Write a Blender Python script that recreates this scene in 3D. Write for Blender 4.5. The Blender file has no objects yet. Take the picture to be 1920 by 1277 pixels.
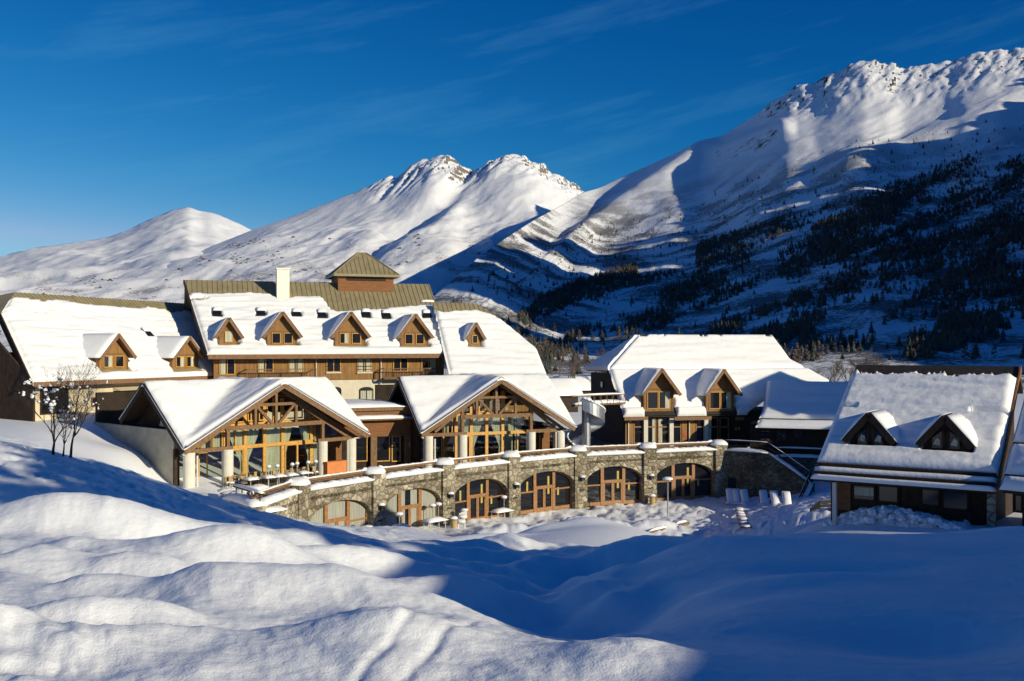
import bpy, bmesh, math, random
import numpy as np
from mathutils import Vector
random.seed(7)
C = bpy.context.scene.collection
F, HY = 1900.0, 652.0            # focal length and horizon row, in pixels of a 1920 x 1277 picture

# ---------------------------------------------------------------- camera, sky, sun
cd = bpy.data.cameras.new('camera'); cam = bpy.data.objects.new('camera', cd); C.objects.link(cam)
cam.location = (0, 0, 0); cam.rotation_euler = (math.radians(90), 0, 0)
cd.sensor_width = 36; cd.lens = F/1920*36; cd.shift_y = (HY-638.5)/1920
cd.clip_start = 0.2; cd.clip_end = 40000
bpy.context.scene.camera = cam
SUN_AZ, SUN_EL = math.radians(124), math.radians(17)     # clockwise from +Y: behind the viewer, to the right
w = bpy.data.worlds.new('World'); bpy.context.scene.world = w; w.use_nodes = True
nt = w.node_tree; nt.nodes.clear()
def N(t, typ, **k):
    n = t.nodes.new(typ)
    for a, b in k.items():
        if a.startswith('i_'):
            n.inputs[a[2:].replace('_', ' ')].default_value = b
        else: setattr(n, a, b)
    return n
sky = N(nt, 'ShaderNodeTexSky', sky_type='NISHITA', sun_disc=False, sun_elevation=SUN_EL, sun_rotation=SUN_AZ,
        altitude=1600, air_density=1.0, dust_density=0.15, ozone_density=4.0)
# slide-film response: each channel of the sky gets its own contrast
ss = N(nt, 'ShaderNodeSeparateColor'); sc_ = N(nt, 'ShaderNodeCombineColor'); nt.links.new(sky.outputs[0], ss.inputs[0])
for i, (lim, pw, k) in enumerate(((3.0, 4.0, .031), (6.0, 1.5, .345), (9.0, 1.0, .84))):
    m1 = N(nt, 'ShaderNodeMath', operation='MINIMUM'); m1.inputs[1].default_value = lim
    m2 = N(nt, 'ShaderNodeMath', operation='POWER'); m2.inputs[1].default_value = pw
    m3 = N(nt, 'ShaderNodeMath', operation='MULTIPLY'); m3.inputs[1].default_value = k
    nt.links.new(ss.outputs[i], m1.inputs[0]); nt.links.new(m1.outputs[0], m2.inputs[0]); nt.links.new(m2.outputs[0], m3.inputs[0]); nt.links.new(m3.outputs[0], sc_.inputs[i])
# thin cirrus streaks, laid in sky directions
tc = N(nt, 'ShaderNodeTexCoord'); mp = N(nt, 'ShaderNodeMapping', vector_type='TEXTURE')
mp.inputs['Rotation'].default_value = (0, math.radians(-13), 0); mp.inputs['Scale'].default_value = (.5, .5, .065)
nz = N(nt, 'ShaderNodeTexNoise'); nz.inputs['Scale'].default_value = 1.6; nz.inputs['Detail'].default_value = 7; nz.inputs['Roughness'].default_value = .62
rp = N(nt, 'ShaderNodeValToRGB'); rp.color_ramp.elements[0].position = .52; rp.color_ramp.elements[1].position = .86
nt.links.new(tc.outputs['Generated'], mp.inputs[0]); nt.links.new(mp.outputs[0], nz.inputs[0]); nt.links.new(nz.outputs[0], rp.inputs[0])
cm = N(nt, 'ShaderNodeMath', operation='MULTIPLY'); cm.inputs[1].default_value = .24
nt.links.new(rp.outputs[0], cm.inputs[0])
cl = N(nt, 'ShaderNodeMix', data_type='RGBA', blend_type='MIX'); cl.inputs[7].default_value = (1.5, 4.2, 6.6, 1)
nt.links.new(cm.outputs[0], cl.inputs[0]); nt.links.new(sc_.outputs[0], cl.inputs[6])
bg = N(nt, 'ShaderNodeBackground'); bg.inputs[1].default_value = 0.10
out = N(nt, 'ShaderNodeOutputWorld')
nt.links.new(cl.outputs[2], bg.inputs[0]); nt.links.new(bg.outputs[0], out.inputs[0])
sl = bpy.data.lights.new('sun', 'SUN'); sl.energy = 4.6; sl.angle = math.radians(.53); sl.color = (1.0, .90, .67)
so = bpy.data.objects.new('sun', sl); C.objects.link(so)
sdir = Vector((math.sin(SUN_AZ)*math.cos(SUN_EL), math.cos(SUN_AZ)*math.cos(SUN_EL), math.sin(SUN_EL)))
so.rotation_euler = sdir.to_track_quat('Z', 'Y').to_euler(); so.location = (60, -40, 40)
vs = bpy.context.scene.view_settings
vs.view_transform = 'Standard'; vs.look = 'None'; vs.exposure = 0.05; vs.gamma = 1

# ---------------------------------------------------------------- helpers
def at(px, py, d): return Vector(((px-960)/F*d, d, (HY-py)/F*d))
class Pl:                                   # a plane; hit() is where the line of sight through a photo point meets it
    def __init__(s, p, n): s.p, s.n = Vector(p), Vector(n).normalized()
    @staticmethod
    def of(a, b, c): return Pl(a, (b-a).cross(c-a))
    def hit(s, px, py):
        r = Vector(((px-960)/F, 1, (HY-py)/F)); return r*(s.p.dot(s.n)/r.dot(s.n))
    def z(s, x, y): return s.p.z - (s.n.x*(x-s.p.x)+s.n.y*(y-s.p.y))/s.n.z
BASE = {}
def tag(o, label=None, cat=None, group=None, kind=None):
    for k, v in (('label', label), ('category', cat), ('group', group), ('kind', kind)):
        if v: o[k] = v
    return o
def thing(name, base, label, cat, group=None):
    o = bpy.data.objects.new(name, None); C.objects.link(o); o.location = base; o.empty_display_size = .3
    BASE[o] = Vector(base); return tag(o, label, cat, group)
def link_mesh(name, me, mat, parent):
    o = bpy.data.objects.new(name, me); C.objects.link(o)
    if mat: me.materials.append(mat)
    if parent: o.parent = parent; BASE[o] = BASE[parent]
    else: BASE[o] = Vector((0, 0, 0))
    return o
class MB:
    def __init__(s): s.v, s.f = [], []
    def poly(s, pts):
        k = len(s.v); s.v += [tuple(p) for p in pts]; s.f.append(tuple(range(k, k+len(pts)))); return s
    def box(s, o, a, b, c):
        o, a, b, c = map(Vector, (o, a, b, c)); k = len(s.v)
        s.v += [tuple(p) for p in (o, o+a, o+a+b, o+b, o+c, o+a+c, o+a+b+c, o+b+c)]
        s.f += [tuple(k+i for i in q) for q in ((0,3,2,1),(4,5,6,7),(0,1,5,4),(1,2,6,5),(2,3,7,6),(3,0,4,7))]; return s
    def cbox(s, c, a, b, h):                # centred on its base
        c, a, b = Vector(c), Vector(a), Vector(b); return s.box(c-a/2-b/2, a, b, Vector((0, 0, h)))
    def beam(s, p, q, w, h, up=(0, 0, 1)):  # w across, h along up; centre line p-q
        p, q = Vector(p), Vector(q); d = (q-p).normalized(); x = d.cross(Vector(up))
        if x.length < 1e-4: x = d.cross(Vector((0, 1, 0)))
        x.normalize(); y = x.cross(d).normalized()
        return s.box(p-x*w/2-y*h/2, x*w, y*h, q-p)
    def tube(s, pts, rad, n=8, cap=True):
        k0 = len(s.v); pts = [Vector(p) for p in pts]
        for i, p in enumerate(pts):
            d = (pts[min(i+1, len(pts)-1)]-pts[max(i-1, 0)]).normalized()
            x = d.cross(Vector((.13, .31, 1)) if abs(d.z) < .9 else Vector((1, .2, 0))).normalized(); y = d.cross(x)
            r = rad[i] if hasattr(rad, '__len__') else rad
            for j in range(n):
                a = 2*math.pi*j/n; s.v.append(tuple(p+x*math.cos(a)*r+y*math.sin(a)*r))
        for i in range(len(pts)-1):
            for j in range(n):
                a = k0+i*n+j; b = k0+i*n+(j+1) % n; s.f.append((a, b, b+n, a+n))
        if cap:
            s.f.append(tuple(k0+j for j in range(n))[::-1]); e = k0+(len(pts)-1)*n; s.f.append(tuple(e+j for j in range(n)))
        return s
    def prism(s, pts, vec):
        pts = [Vector(p) for p in pts]; vec = Vector(vec); k = len(s.v); n = len(pts)
        s.v += [tuple(p) for p in pts]+[tuple(p+vec) for p in pts]
        s.f.append(tuple(range(k, k+n))[::-1]); s.f.append(tuple(range(k+n, k+2*n)))
        for i in range(n):
            j = (i+1) % n; s.f.append((k+i, k+j, k+n+j, k+n+i))
        return s
    def blob(s, c, r, seed=0, nu=12, nv=7, flat=0.0, jit=.12):   # lumpy snow pillow; r = (rx, ry, rz), ax optional
        c = Vector(c); k = len(s.v); rnd = random.Random(seed)
        for j in range(nv+1):
            th = math.pi*j/nv
            for i in range(nu):
                ph = 2*math.pi*i/nu; q = 1+rnd.uniform(-jit, jit)
                e = .75
                sx = math.copysign(abs(math.cos(ph))**e, math.cos(ph)); sy = math.copysign(abs(math.sin(ph))**e, math.sin(ph))
                zz = math.cos(th); zz = max(zz, -flat) if flat else zz
                s.v.append((c.x+r[0]*math.sin(th)**.8*sx*q, c.y+r[1]*math.sin(th)**.8*sy*q, c.z+r[2]*zz*q))
        for j in range(nv):
            for i in range(nu):
                a = k+j*nu+i; b = k+j*nu+(i+1) % nu; s.f.append((a, a+nu, b+nu, b))
        return s
    def build(s, name, mat, parent=None, smooth=False, bevel=0.0, off=None):
        b = off if off is not None else (BASE[parent] if parent else Vector((0, 0, 0)))
        me = bpy.data.meshes.new(name)
        me.from_pydata([(x-b.x, y-b.y, z-b.z) for x, y, z in s.v], [], s.f)
        bm = bmesh.new(); bm.from_mesh(me); bmesh.ops.recalc_face_normals(bm, faces=bm.faces)
        if bevel: bmesh.ops.bevel(bm, geom=bm.edges[:], offset=bevel, segments=2, affect='EDGES', clamp_overlap=True)
        if smooth:
            for f in bm.faces: f.smooth = True
        bm.to_mesh(me); bm.free()
        return link_mesh(name, me, mat, parent)
def npmesh(name, verts, faces, mat, parent=None, smooth=True):
    me = bpy.data.meshes.new(name); b = BASE[parent] if parent else Vector((0, 0, 0))
    verts = np.asarray(verts, dtype=np.float32)-np.array(b, dtype=np.float32); faces = np.asarray(faces, dtype=np.int32)
    k = faces.shape[1]
    me.vertices.add(len(verts)); me.vertices.foreach_set('co', verts.ravel())
    me.loops.add(faces.size); me.loops.foreach_set('vertex_index', faces.ravel())
    me.polygons.add(len(faces)); me.polygons.foreach_set('loop_start', np.arange(0, faces.size, k, dtype=np.int32))
    me.polygons.foreach_set('loop_total', np.full(len(faces), k, dtype=np.int32))
    if smooth: me.polygons.foreach_set('use_smooth', np.ones(len(faces), dtype=bool))
    me.update(calc_edges=True); me.validate()
    return link_mesh(name, me, mat, parent)
def gridfaces(nr, nc, keep=None):
    i = np.arange(nr-1)[:, None]*nc+np.arange(nc-1)[None, :]
    f = np.stack([i, i+1, i+1+nc, i+nc], -1).reshape(-1, 4)
    return f if keep is None else f[keep.ravel()]
_rng = np.random.RandomState(3); _perm = _rng.permutation(512); _g = _rng.uniform(0, 2*np.pi, 512)
def perlin(x, y, seed=0):
    x = np.asarray(x, float)+seed*17.31; y = np.asarray(y, float)-seed*9.77
    xi = np.floor(x).astype(int); yi = np.floor(y).astype(int); xf = x-xi; yf = y-yi
    def gr(a, b, dx, dy):
        h = _g[(_perm[a % 512]+b) % 512]; return np.cos(h)*dx+np.sin(h)*dy
    u = xf**3*(xf*(xf*6-15)+10); v = yf**3*(yf*(yf*6-15)+10)
    a = gr(xi, yi, xf, yf); b = gr(xi+1, yi, xf-1, yf); c = gr(xi, yi+1, xf, yf-1); d = gr(xi+1, yi+1, xf-1, yf-1)
    return (a*(1-u)+b*u)*(1-v)+(c*(1-u)+d*u)*v*1.0
def fbm(x, y, o=4, seed=0, g=.5, ridged=False):
    t = 0; a = 1
    for i in range(o):
        n = perlin(np.asarray(x)*2**i, np.asarray(y)*2**i, seed+i)
        if ridged: n = .5-np.abs(n)*1.6
        t = t+a*n; a *= g
    return t
def sstep(a, b, x):
    t = np.clip((np.asarray(x, float)-a)/(b-a), 0, 1); return t*t*(3-2*t)

# ---------------------------------------------------------------- materials
def mk(name, col, rough=.7, var=.15, scale=3.0, stretch=(1, 1, 1), bump=.0, bscale=None, col2=None, metal=0.0, spec=.3, detail=5):
    m = bpy.data.materials.new(name); m.use_nodes = True; t = m.node_tree; b = t.nodes['Principled BSDF']
    b.inputs['Roughness'].default_value = rough; b.inputs['Metallic'].default_value = metal; b.inputs['Specular IOR Level'].default_value = spec
    co = N(t, 'ShaderNodeTexCoord'); mp = N(t, 'ShaderNodeMapping'); mp.inputs['Scale'].default_value = stretch
    t.links.new(co.outputs['Object'], mp.inputs[0])
    n = N(t, 'ShaderNodeTexNoise'); n.inputs['Scale'].default_value = scale; n.inputs['Detail'].default_value = detail; t.links.new(mp.outputs[0], n.inputs[0])
    r = N(t, 'ShaderNodeValToRGB'); r.color_ramp.elements[0].position = .32; r.color_ramp.elements[1].position = .68
    c2 = col2 or tuple(min(1, c*(1+var)) for c in col); c1 = tuple(c*(1-var) for c in col) if not col2 else col
    r.color_ramp.elements[0].color = (*c1, 1); r.color_ramp.elements[1].color = (*c2, 1)
    t.links.new(n.outputs[0], r.inputs[0]); t.links.new(r.outputs[0], b.inputs['Base Color'])
    if bump:
        n2 = N(t, 'ShaderNodeTexNoise'); n2.inputs['Scale'].default_value = bscale or scale*4; n2.inputs['Detail'].default_value = 4
        t.links.new(mp.outputs[0], n2.inputs[0])
        bp = N(t, 'ShaderNodeBump'); bp.inputs['Strength'].default_value = bump; bp.inputs['Distance'].default_value = .05
        t.links.new(n2.outputs[0], bp.inputs['Height']); t.links.new(bp.outputs[0], b.inputs['Normal'])
    return m
M = {}
M['snow'] = mk('snow', (.86, .88, .90), .55, .02, 2.0, bump=.35, bscale=7, spec=.25)
t = M['snow'].node_tree; bp0 = [n for n in t.nodes if n.type == 'BUMP'][0]; g_n = N(t, 'ShaderNodeTexNoise'); g_n.inputs['Scale'].default_value = 55; g_n.inputs['Detail'].default_value = 3
t.links.new([n for n in t.nodes if n.type == 'MAPPING'][0].outputs[0], g_n.inputs[0]); bp1 = N(t, 'ShaderNodeBump'); bp1.inputs['Strength'].default_value = .45; bp1.inputs['Distance'].default_value = .012
t.links.new(g_n.outputs[0], bp1.inputs['Height']); t.links.new(bp0.outputs[0], bp1.inputs['Normal']); t.links.new(bp1.outputs[0], t.nodes['Principled BSDF'].inputs['Normal'])
M['roof_snow'] = mk('roof_snow', (.87, .87, .86), .6, .02, 1.5, bump=.3, bscale=5, spec=.2)
M['wood'] = mk('weathered_boards', (.20, .10, .034), .75, 0, 5, (1.6, 1.6, .12), .5, 14, col2=(.36, .19, .06))
M['woodr'] = mk('reddish_boards', (.17, .070, .028), .75, 0, 5, (.25, .25, 3), .5, 10, col2=(.27, .12, .045))
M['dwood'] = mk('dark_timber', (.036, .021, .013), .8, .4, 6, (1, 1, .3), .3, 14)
M['timber'] = mk('brown_timber', (.20, .115, .058), .75, .3, 8, (1, 1, .5), .3, 14)
M['fascia'] = mk('fascia_board', (.23, .125, .065), .7, .2, 6, (.6, .6, .6), .2, 10)
M['ochre'] = mk('varnished_frame', (.56, .29, .055), .45, .2, 6, spec=.5)
M['frame'] = mk('brown_frame', (.29, .135, .045), .5, .25, 6, spec=.5)
M['plaster'] = mk('cream_render', (.62, .53, .36), .9, .06, 2, bump=.2, bscale=20)
M['pale'] = mk('pale_render', (.70, .63, .48), .9, .06, 2, bump=.15, bscale=20)
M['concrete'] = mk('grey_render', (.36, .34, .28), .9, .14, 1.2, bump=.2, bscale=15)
M['column'] = mk('column_render', (.66, .63, .54), .85, .06, 2)
M['chim'] = mk('chimney_render', (.80, .76, .64), .85, .04, 2)
M['metalroof'] = mk('tan_metal_roof', (.27, .225, .125), .5, .14, 1.2, (1, 1, 1), .05, 8, spec=.4)
M['darkroof'] = mk('dark_roof', (.035, .028, .022), .7, .3, 4)
M['steel'] = mk('galvanised_steel', (.42, .44, .46), .38, .15, 3, metal=.85)
M['black'] = mk('black_metal', (.015, .015, .016), .5, .2, 5)
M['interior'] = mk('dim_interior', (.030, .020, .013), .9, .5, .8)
M['curtain'] = mk('pale_curtain', (.47, .47, .36), .9, .25, 5, (3, 3, .1), .5, 6)
M['net'] = mk('window_net', (.30, .30, .25), .9, .25, 5, (3, 3, .1), .5, 6)
M['terracotta'] = mk('orange_panel', (.62, .22, .07), .6, .08, 2)
M['rattan'] = mk('straw_seat', (.42, .29, .13), .8, .25, 20)
M['yellow'] = mk('plain_yellow', (.42, .33, .07), .5, .1, 4)
M['green'] = mk('green_paint', (.03, .25, .09), .5, .1, 4)
M['white'] = mk('white_paint', (.75, .75, .73), .5, .04, 4)
M['bark'] = mk('dark_bark', (.045, .032, .024), .9, .4, 12)
M['needle'] = mk('dark_needles', (.028, .036, .026), .9, 0, .09, col2=(.13, .14, .125))
M['larch'] = mk('bare_larch', (.070, .050, .036), .9, 0, .09, col2=(.17, .13, .10))
M['deck'] = mk('terrace_paving', (.17, .13, .09), .9, .3, 1.5)
m = bpy.data.materials.new('window_glass'); m.use_nodes = True; t = m.node_tree; t.nodes.remove(t.nodes['Principled BSDF'])
gl = N(t, 'ShaderNodeBsdfGlossy'); gl.inputs['Roughness'].default_value = .03; gl.inputs['Color'].default_value = (.85, .9, .95, 1)
tr = N(t, 'ShaderNodeBsdfTransparent'); tr.inputs['Color'].default_value = (.80, .84, .80, 1)
fr = N(t, 'ShaderNodeFresnel'); fr.inputs[0].default_value = 1.5
ad = N(t, 'ShaderNodeMath', operation='ADD'); ad.inputs[1].default_value = .04
mx = N(t, 'ShaderNodeMixShader'); t.links.new(fr.outputs[0], ad.inputs[0]); t.links.new(ad.outputs[0], mx.inputs[0])
t.links.new(tr.outputs[0], mx.inputs[1]); t.links.new(gl.outputs[0], mx.inputs[2]); t.links.new(mx.outputs[0], t.nodes['Material Output'].inputs[0])
M['glass'] = m
def stone_mat(name, cols, mortar, sc):
    m = bpy.data.materials.new(name); m.use_nodes = True; t = m.node_tree; b = t.nodes['Principled BSDF']; b.inputs['Roughness'].default_value = .9
    b.inputs['Specular IOR Level'].default_value = .15
    co = N(t, 'ShaderNodeTexCoord'); mp = N(t, 'ShaderNodeMapping'); mp.inputs['Scale'].default_value = (1, 1, 1.35); t.links.new(co.outputs['Object'], mp.inputs[0])
    ns = N(t, 'ShaderNodeTexNoise'); ns.inputs['Scale'].default_value = 1.5; t.links.new(mp.outputs[0], ns.inputs[0])
    mxv = N(t, 'ShaderNodeMix', data_type='VECTOR'); mxv.inputs[0].default_value = .12
    t.links.new(mp.outputs[0], mxv.inputs[4]); t.links.new(ns.outputs[1], mxv.inputs[5])
    vo = N(t, 'ShaderNodeTexVoronoi'); vo.inputs['Scale'].default_value = sc; t.links.new(mxv.outputs[1], vo.inputs[0])
    ve = N(t, 'ShaderNodeTexVoronoi', feature='DISTANCE_TO_EDGE'); ve.inputs['Scale'].default_value = sc; t.links.new(mxv.outputs[1], ve.inputs[0])
    sep = N(t, 'ShaderNodeSeparateColor'); t.links.new(vo.outputs['Color'], sep.inputs[0])
    r = N(t, 'ShaderNodeValToRGB'); r.color_ramp.interpolation = 'LINEAR'
    while len(r.color_ramp.elements) < len(cols): r.color_ramp.elements.new(.5)
    for i, c in enumerate(cols): r.color_ramp.elements[i].position = i/(len(cols)-1); r.color_ramp.elements[i].color = (*c, 1)
    t.links.new(sep.outputs[0], r.inputs[0])
    n3 = N(t, 'ShaderNodeTexNoise'); n3.inputs['Scale'].default_value = 7; n3.inputs['Detail'].default_value = 4; t.links.new(co.outputs['Object'], n3.inputs[0])
    mu = N(t, 'ShaderNodeMix', data_type='RGBA', blend_type='OVERLAY'); mu.inputs[0].default_value = .55
    t.links.new(r.outputs[0], mu.inputs[6]); t.links.new(n3.outputs[0], mu.inputs[7])
    er = N(t, 'ShaderNodeValToRGB'); er.color_ramp.elements[0].position = .012; er.color_ramp.elements[1].position = .06; t.links.new(ve.outputs[0], er.inputs[0])
    mo = N(t, 'ShaderNodeMix', data_type='RGBA'); mo.inputs[6].default_value = (*mortar, 1); t.links.new(er.outputs[0], mo.inputs[0]); t.links.new(mu.outputs[2], mo.inputs[7])
    st = N(t, 'ShaderNodeTexNoise'); st.inputs['Scale'].default_value = .45; st.inputs['Detail'].default_value = 5; t.links.new(co.outputs['Object'], st.inputs[0])        # damp stains
    sr = N(t, 'ShaderNodeValToRGB'); sr.color_ramp.elements[0].position = .36; sr.color_ramp.elements[0].color = (.62, .60, .56, 1); sr.color_ramp.elements[1].position = .56; t.links.new(st.outputs[0], sr.inputs[0])
    sm = N(t, 'ShaderNodeMix', data_type='RGBA', blend_type='MULTIPLY'); sm.inputs[0].default_value = 1; t.links.new(mo.outputs[2], sm.inputs[6]); t.links.new(sr.outputs[0], sm.inputs[7])
    t.links.new(sm.outputs[2], b.inputs['Base Color'])
    bp = N(t, 'ShaderNodeBump'); bp.inputs['Strength'].default_value = .9; bp.inputs['Distance'].default_value = .08
    er2 = N(t, 'ShaderNodeValToRGB'); er2.color_ramp.elements[1].position = .2; t.links.new(ve.outputs[0], er2.inputs[0])
    t.links.new(er2.outputs[0], bp.inputs['Height']); t.links.new(bp.outputs[0], b.inputs['Normal'])
    return m
M['stone'] = stone_mat('rubble_stone', [(.17, .145, .10), (.31, .27, .19), (.42, .37, .27), (.25, .215, .155), (.58, .51, .38)], (.13, .115, .08), 2.15)
M['dstone'] = stone_mat('dark_rubble_stone', [(.10, .09, .065), (.16, .15, .11), (.20, .18, .13), (.13, .12, .09)], (.06, .055, .045), 2.4)
def terrain_mat(name, rock, scrub, scrub_amt, scale, rock_lo=.72, rock_hi=.80):
    # snow, with rock where the ground is too steep for snow to lie and low scrub showing in patches
    m = bpy.data.materials.new(name); m.use_nodes = True; t = m.node_tree; b = t.nodes['Principled BSDF']; b.inputs['Roughness'].default_value = .7
    b.inputs['Specular IOR Level'].default_value = .1
    co = N(t, 'ShaderNodeTexCoord'); ge = N(t, 'ShaderNodeNewGeometry'); sx = N(t, 'ShaderNodeSeparateXYZ'); t.links.new(ge.outputs['True Normal'], sx.inputs[0])
    n1 = N(t, 'ShaderNodeTexNoise'); n1.inputs['Scale'].default_value = .02*scale; n1.inputs['Detail'].default_value = 8; n1.inputs['Roughness'].default_value = .7; t.links.new(co.outputs['Object'], n1.inputs[0])
    ma = N(t, 'ShaderNodeMath', operation='MULTIPLY_ADD'); ma.inputs[1].default_value = .5; t.links.new(n1.outputs[0], ma.inputs[0]); t.links.new(sx.outputs[2], ma.inputs[2])
    rr = N(t, 'ShaderNodeMapRange'); rr.inputs[1].default_value = rock_lo+.25; rr.inputs[2].default_value = rock_hi+.25; t.links.new(ma.outputs[0], rr.inputs[0])
    mr = N(t, 'ShaderNodeMix', data_type='RGBA'); mr.inputs[6].default_value = (*rock, 1); mr.inputs[7].default_value = (.86, .87, .89, 1); t.links.new(rr.outputs[0], mr.inputs[0])
    n2 = N(t, 'ShaderNodeTexNoise'); n2.inputs['Scale'].default_value = .10*scale; n2.inputs['Detail'].default_value = 6; n2.inputs['Roughness'].default_value = .75; t.links.new(co.outputs['Object'], n2.inputs[0])
    n3 = N(t, 'ShaderNodeTexNoise'); n3.inputs['Scale'].default_value = .006*scale; n3.inputs['Detail'].default_value = 3; t.links.new(co.outputs['Object'], n3.inputs[0])
    m2 = N(t, 'ShaderNodeMath', operation='MULTIPLY'); t.links.new(n2.outputs[0], m2.inputs[0]); t.links.new(n3.outputs[0], m2.inputs[1])
    zz = N(t, 'ShaderNodeSeparateXYZ'); t.links.new(co.outputs['Object'], zz.inputs[0])
    zr = N(t, 'ShaderNodeMapRange'); zr.inputs[1].default_value = scrub_amt[1]; zr.inputs[2].default_value = scrub_amt[2]; zr.inputs[3].default_value = 1; zr.inputs[4].default_value = 0; t.links.new(zz.outputs[2], zr.inputs[0])
    s1 = N(t, 'ShaderNodeMapRange'); s1.inputs[1].default_value = scrub_amt[0]; s1.inputs[2].default_value = scrub_amt[0]+.035; t.links.new(m2.outputs[0], s1.inputs[0])
    s2 = N(t, 'ShaderNodeMath', operation='MULTIPLY'); t.links.new(s1.outputs[0], s2.inputs[0]); t.links.new(zr.outputs[0], s2.inputs[1])
    s3 = N(t, 'ShaderNodeMath', operation='MULTIPLY'); s3.inputs[1].default_value = .85; t.links.new(s2.outputs[0], s3.inputs[0])
    ms = N(t, 'ShaderNodeMix', data_type='RGBA'); ms.inputs[7].default_value = (*scrub, 1); t.links.new(s3.outputs[0], ms.inputs[0]); t.links.new(mr.outputs[2], ms.inputs[6])
    t.links.new(ms.outputs[2], b.inputs['Base Color'])
    bp = N(t, 'ShaderNodeBump'); bp.inputs['Strength'].default_value = .6; bp.inputs['Distance'].default_value = 6/scale; t.links.new(n2.outputs[0], bp.inputs['Height']); t.links.new(bp.outputs[0], b.inputs['Normal'])
    return m
# ---------------------------------------------------------------- mountains
M['mount'] = terrain_mat('mountain_snow', (.19, .165, .145), (.16, .13, .10), (.30, 90, 300), 1.6, .54, .63)
M['mountR'] = terrain_mat('valley_side_snow', (.085, .073, .066), (.040, .034, .028), (.236, 230, 430), 2.4, .64, .73)
def mountain(name, sky_pts, ds_pts, base_pts, db, power, ns, px0, px1, step, relief, mat, seed, back=.5):
    px = np.arange(px0, px1+1, step, dtype=float)
    def curve(pts, sg):                      # smooth curve through the given points
        e = np.arange(px0-400, px1+401, step, dtype=float); v_ = np.interp(e, *zip(*pts)); kx = np.arange(-3*sg, 3*sg+step, step); kw = np.exp(-(kx/sg)**2/2); kw /= kw.sum()
        return np.convolve(np.pad(v_, len(kw)//2, 'edge'), kw, 'valid')[int(400/step):int(400/step)+len(px)]
    ys = curve(sky_pts, 6); ds = curve(ds_pts, 60); yb = curve(base_pts, 60)
    dbv = curve(db, 60) if isinstance(db, list) else np.full_like(px, db)
    s = np.concatenate([np.linspace(0, 1, ns), 1+np.linspace(0, back, ns//6)[1:]])
    S, PX = np.meshgrid(s, px, indexing='ij')
    D = dbv+(ds-dbv)*S; sc = np.minimum(S, 1)
    Y = yb+(ys-yb)*sc**power
    Z = (HY-Y)/F*D; Z = np.where(S > 1, (HY-ys)/F*ds-(D-ds)*.75, Z)
    X = (PX-960)/F*D
    Z = Z+relief(PX, Y, S, X, D)
    return np.stack([X, D, Z], -1), px, s
def mk_mount(name, V, mat):
    nr, nc = V.shape[:2]; o = npmesh(name, V.reshape(-1, 3), gridfaces(nr, nc), mat); return tag(o, kind='structure')
skyA = [(-700, 560), (-300, 520), (-100, 500), (0, 483), (60, 466), (140, 455), (200, 447), (250, 428), (290, 408), (330, 393), (355, 387), (378, 397), (400, 398), (440, 415), (475, 431), (560, 470), (700, 520), (900, 560)]
def relA(PX, Y, S, X, D):
    e = np.sin(np.pi*np.clip(S, 0, 1))
    r = fbm(X/1000, D/1600, 4, 11, .42, True)*120*e
    # a spur runs from the summit down to the left
    ax = X-((355-960)/F*5200+(D-5200)*.32); r += -np.abs(ax)*.16*np.clip(1-np.abs(ax)/700, 0, 1)*e
    return r+fbm(X/60, D/60, 3, 5)*7
VA, _, _ = mountain('A', skyA, [(-700, 5000), (900, 5400)], [(-700, 640), (900, 640)], 1500, .9, 150, -700, 900, 5, relA, None, 1)
mk_mount('far_mountain', VA, M['mount'])
skyB = [(-600, 640), (-100, 590), (60, 545), (200, 510), (350, 480), (475, 430), (540, 408), (600, 385), (660, 362), (690, 350), (720, 343), (745, 332), (780, 315), (805, 302), (830, 297), (850, 301), (870, 313), (893, 312), (915, 302), (940, 296), (965, 295), (990, 300), (1020, 318), (1050, 340), (1092, 362), (1200, 420), (1400, 500)]
def relB(PX, Y, S, X, D):
    e = np.sin(np.pi*np.clip(S, 0, 1))**.8
    r = fbm(X/800, D/1300, 4, 23, .42, True)*85*e
    # gully left of the right-hand summit: its right wall turns from the sun
    gx = PX-(893-(Y-312)*1.05); r += -55*np.exp(-(gx/34)**2)*np.clip(1.25-S, 0, .6)*np.clip((S-.35)*3, 0, 1)*1.6
    cr = sstep(.80, .97, S)*(1-sstep(1.0, 1.1, S))
    r += fbm((X-.35*D)/60, (X+.6*D)/260, 5, 8, .6, True)*24*cr*sstep(660, 740, PX)
    r += fbm((X-.25*D)/120, (X+D)/700, 4, 18, .55, True)*8*e
    return r+fbm(X/50, D/50, 4, 6)*4*np.clip(1.2-S, .25, 1)
VB, _, _ = mountain('B', skyB, [(-600, 3300), (500, 3600), (1400, 3700)], [(-600, 660), (1400, 655)], [(-600, 900), (500, 1000), (850, 1600), (1400, 1800)], .85, 220, -600, 1400, 4, relB, None, 2)
mk_mount('middle_mountain', VB, M['mount'])
skyC = [(760, 600), (850, 522), (900, 478), (950, 444), (1000, 412), (1060, 380), (1092, 360), (1120, 353), (1180, 325), (1240, 300), (1290, 284), (1310, 279), (1340, 262), (1400, 225), (1450, 190), (1480, 170), (1530, 155), (1570, 135), (1620, 118), (1660, 121), (1690, 129), (1740, 126), (1780, 119), (1810, 106), (1860, 101), (1920, 94), (2050, 84), (2300, 80), (2600, 130)]
dsC = [(760, 850), (850, 1000), (900, 1250), (1000, 1900), (1060, 2500), (1092, 2800), (1300, 2750), (1500, 2600), (1920, 2300), (2300, 2100), (2600, 2000)]
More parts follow.
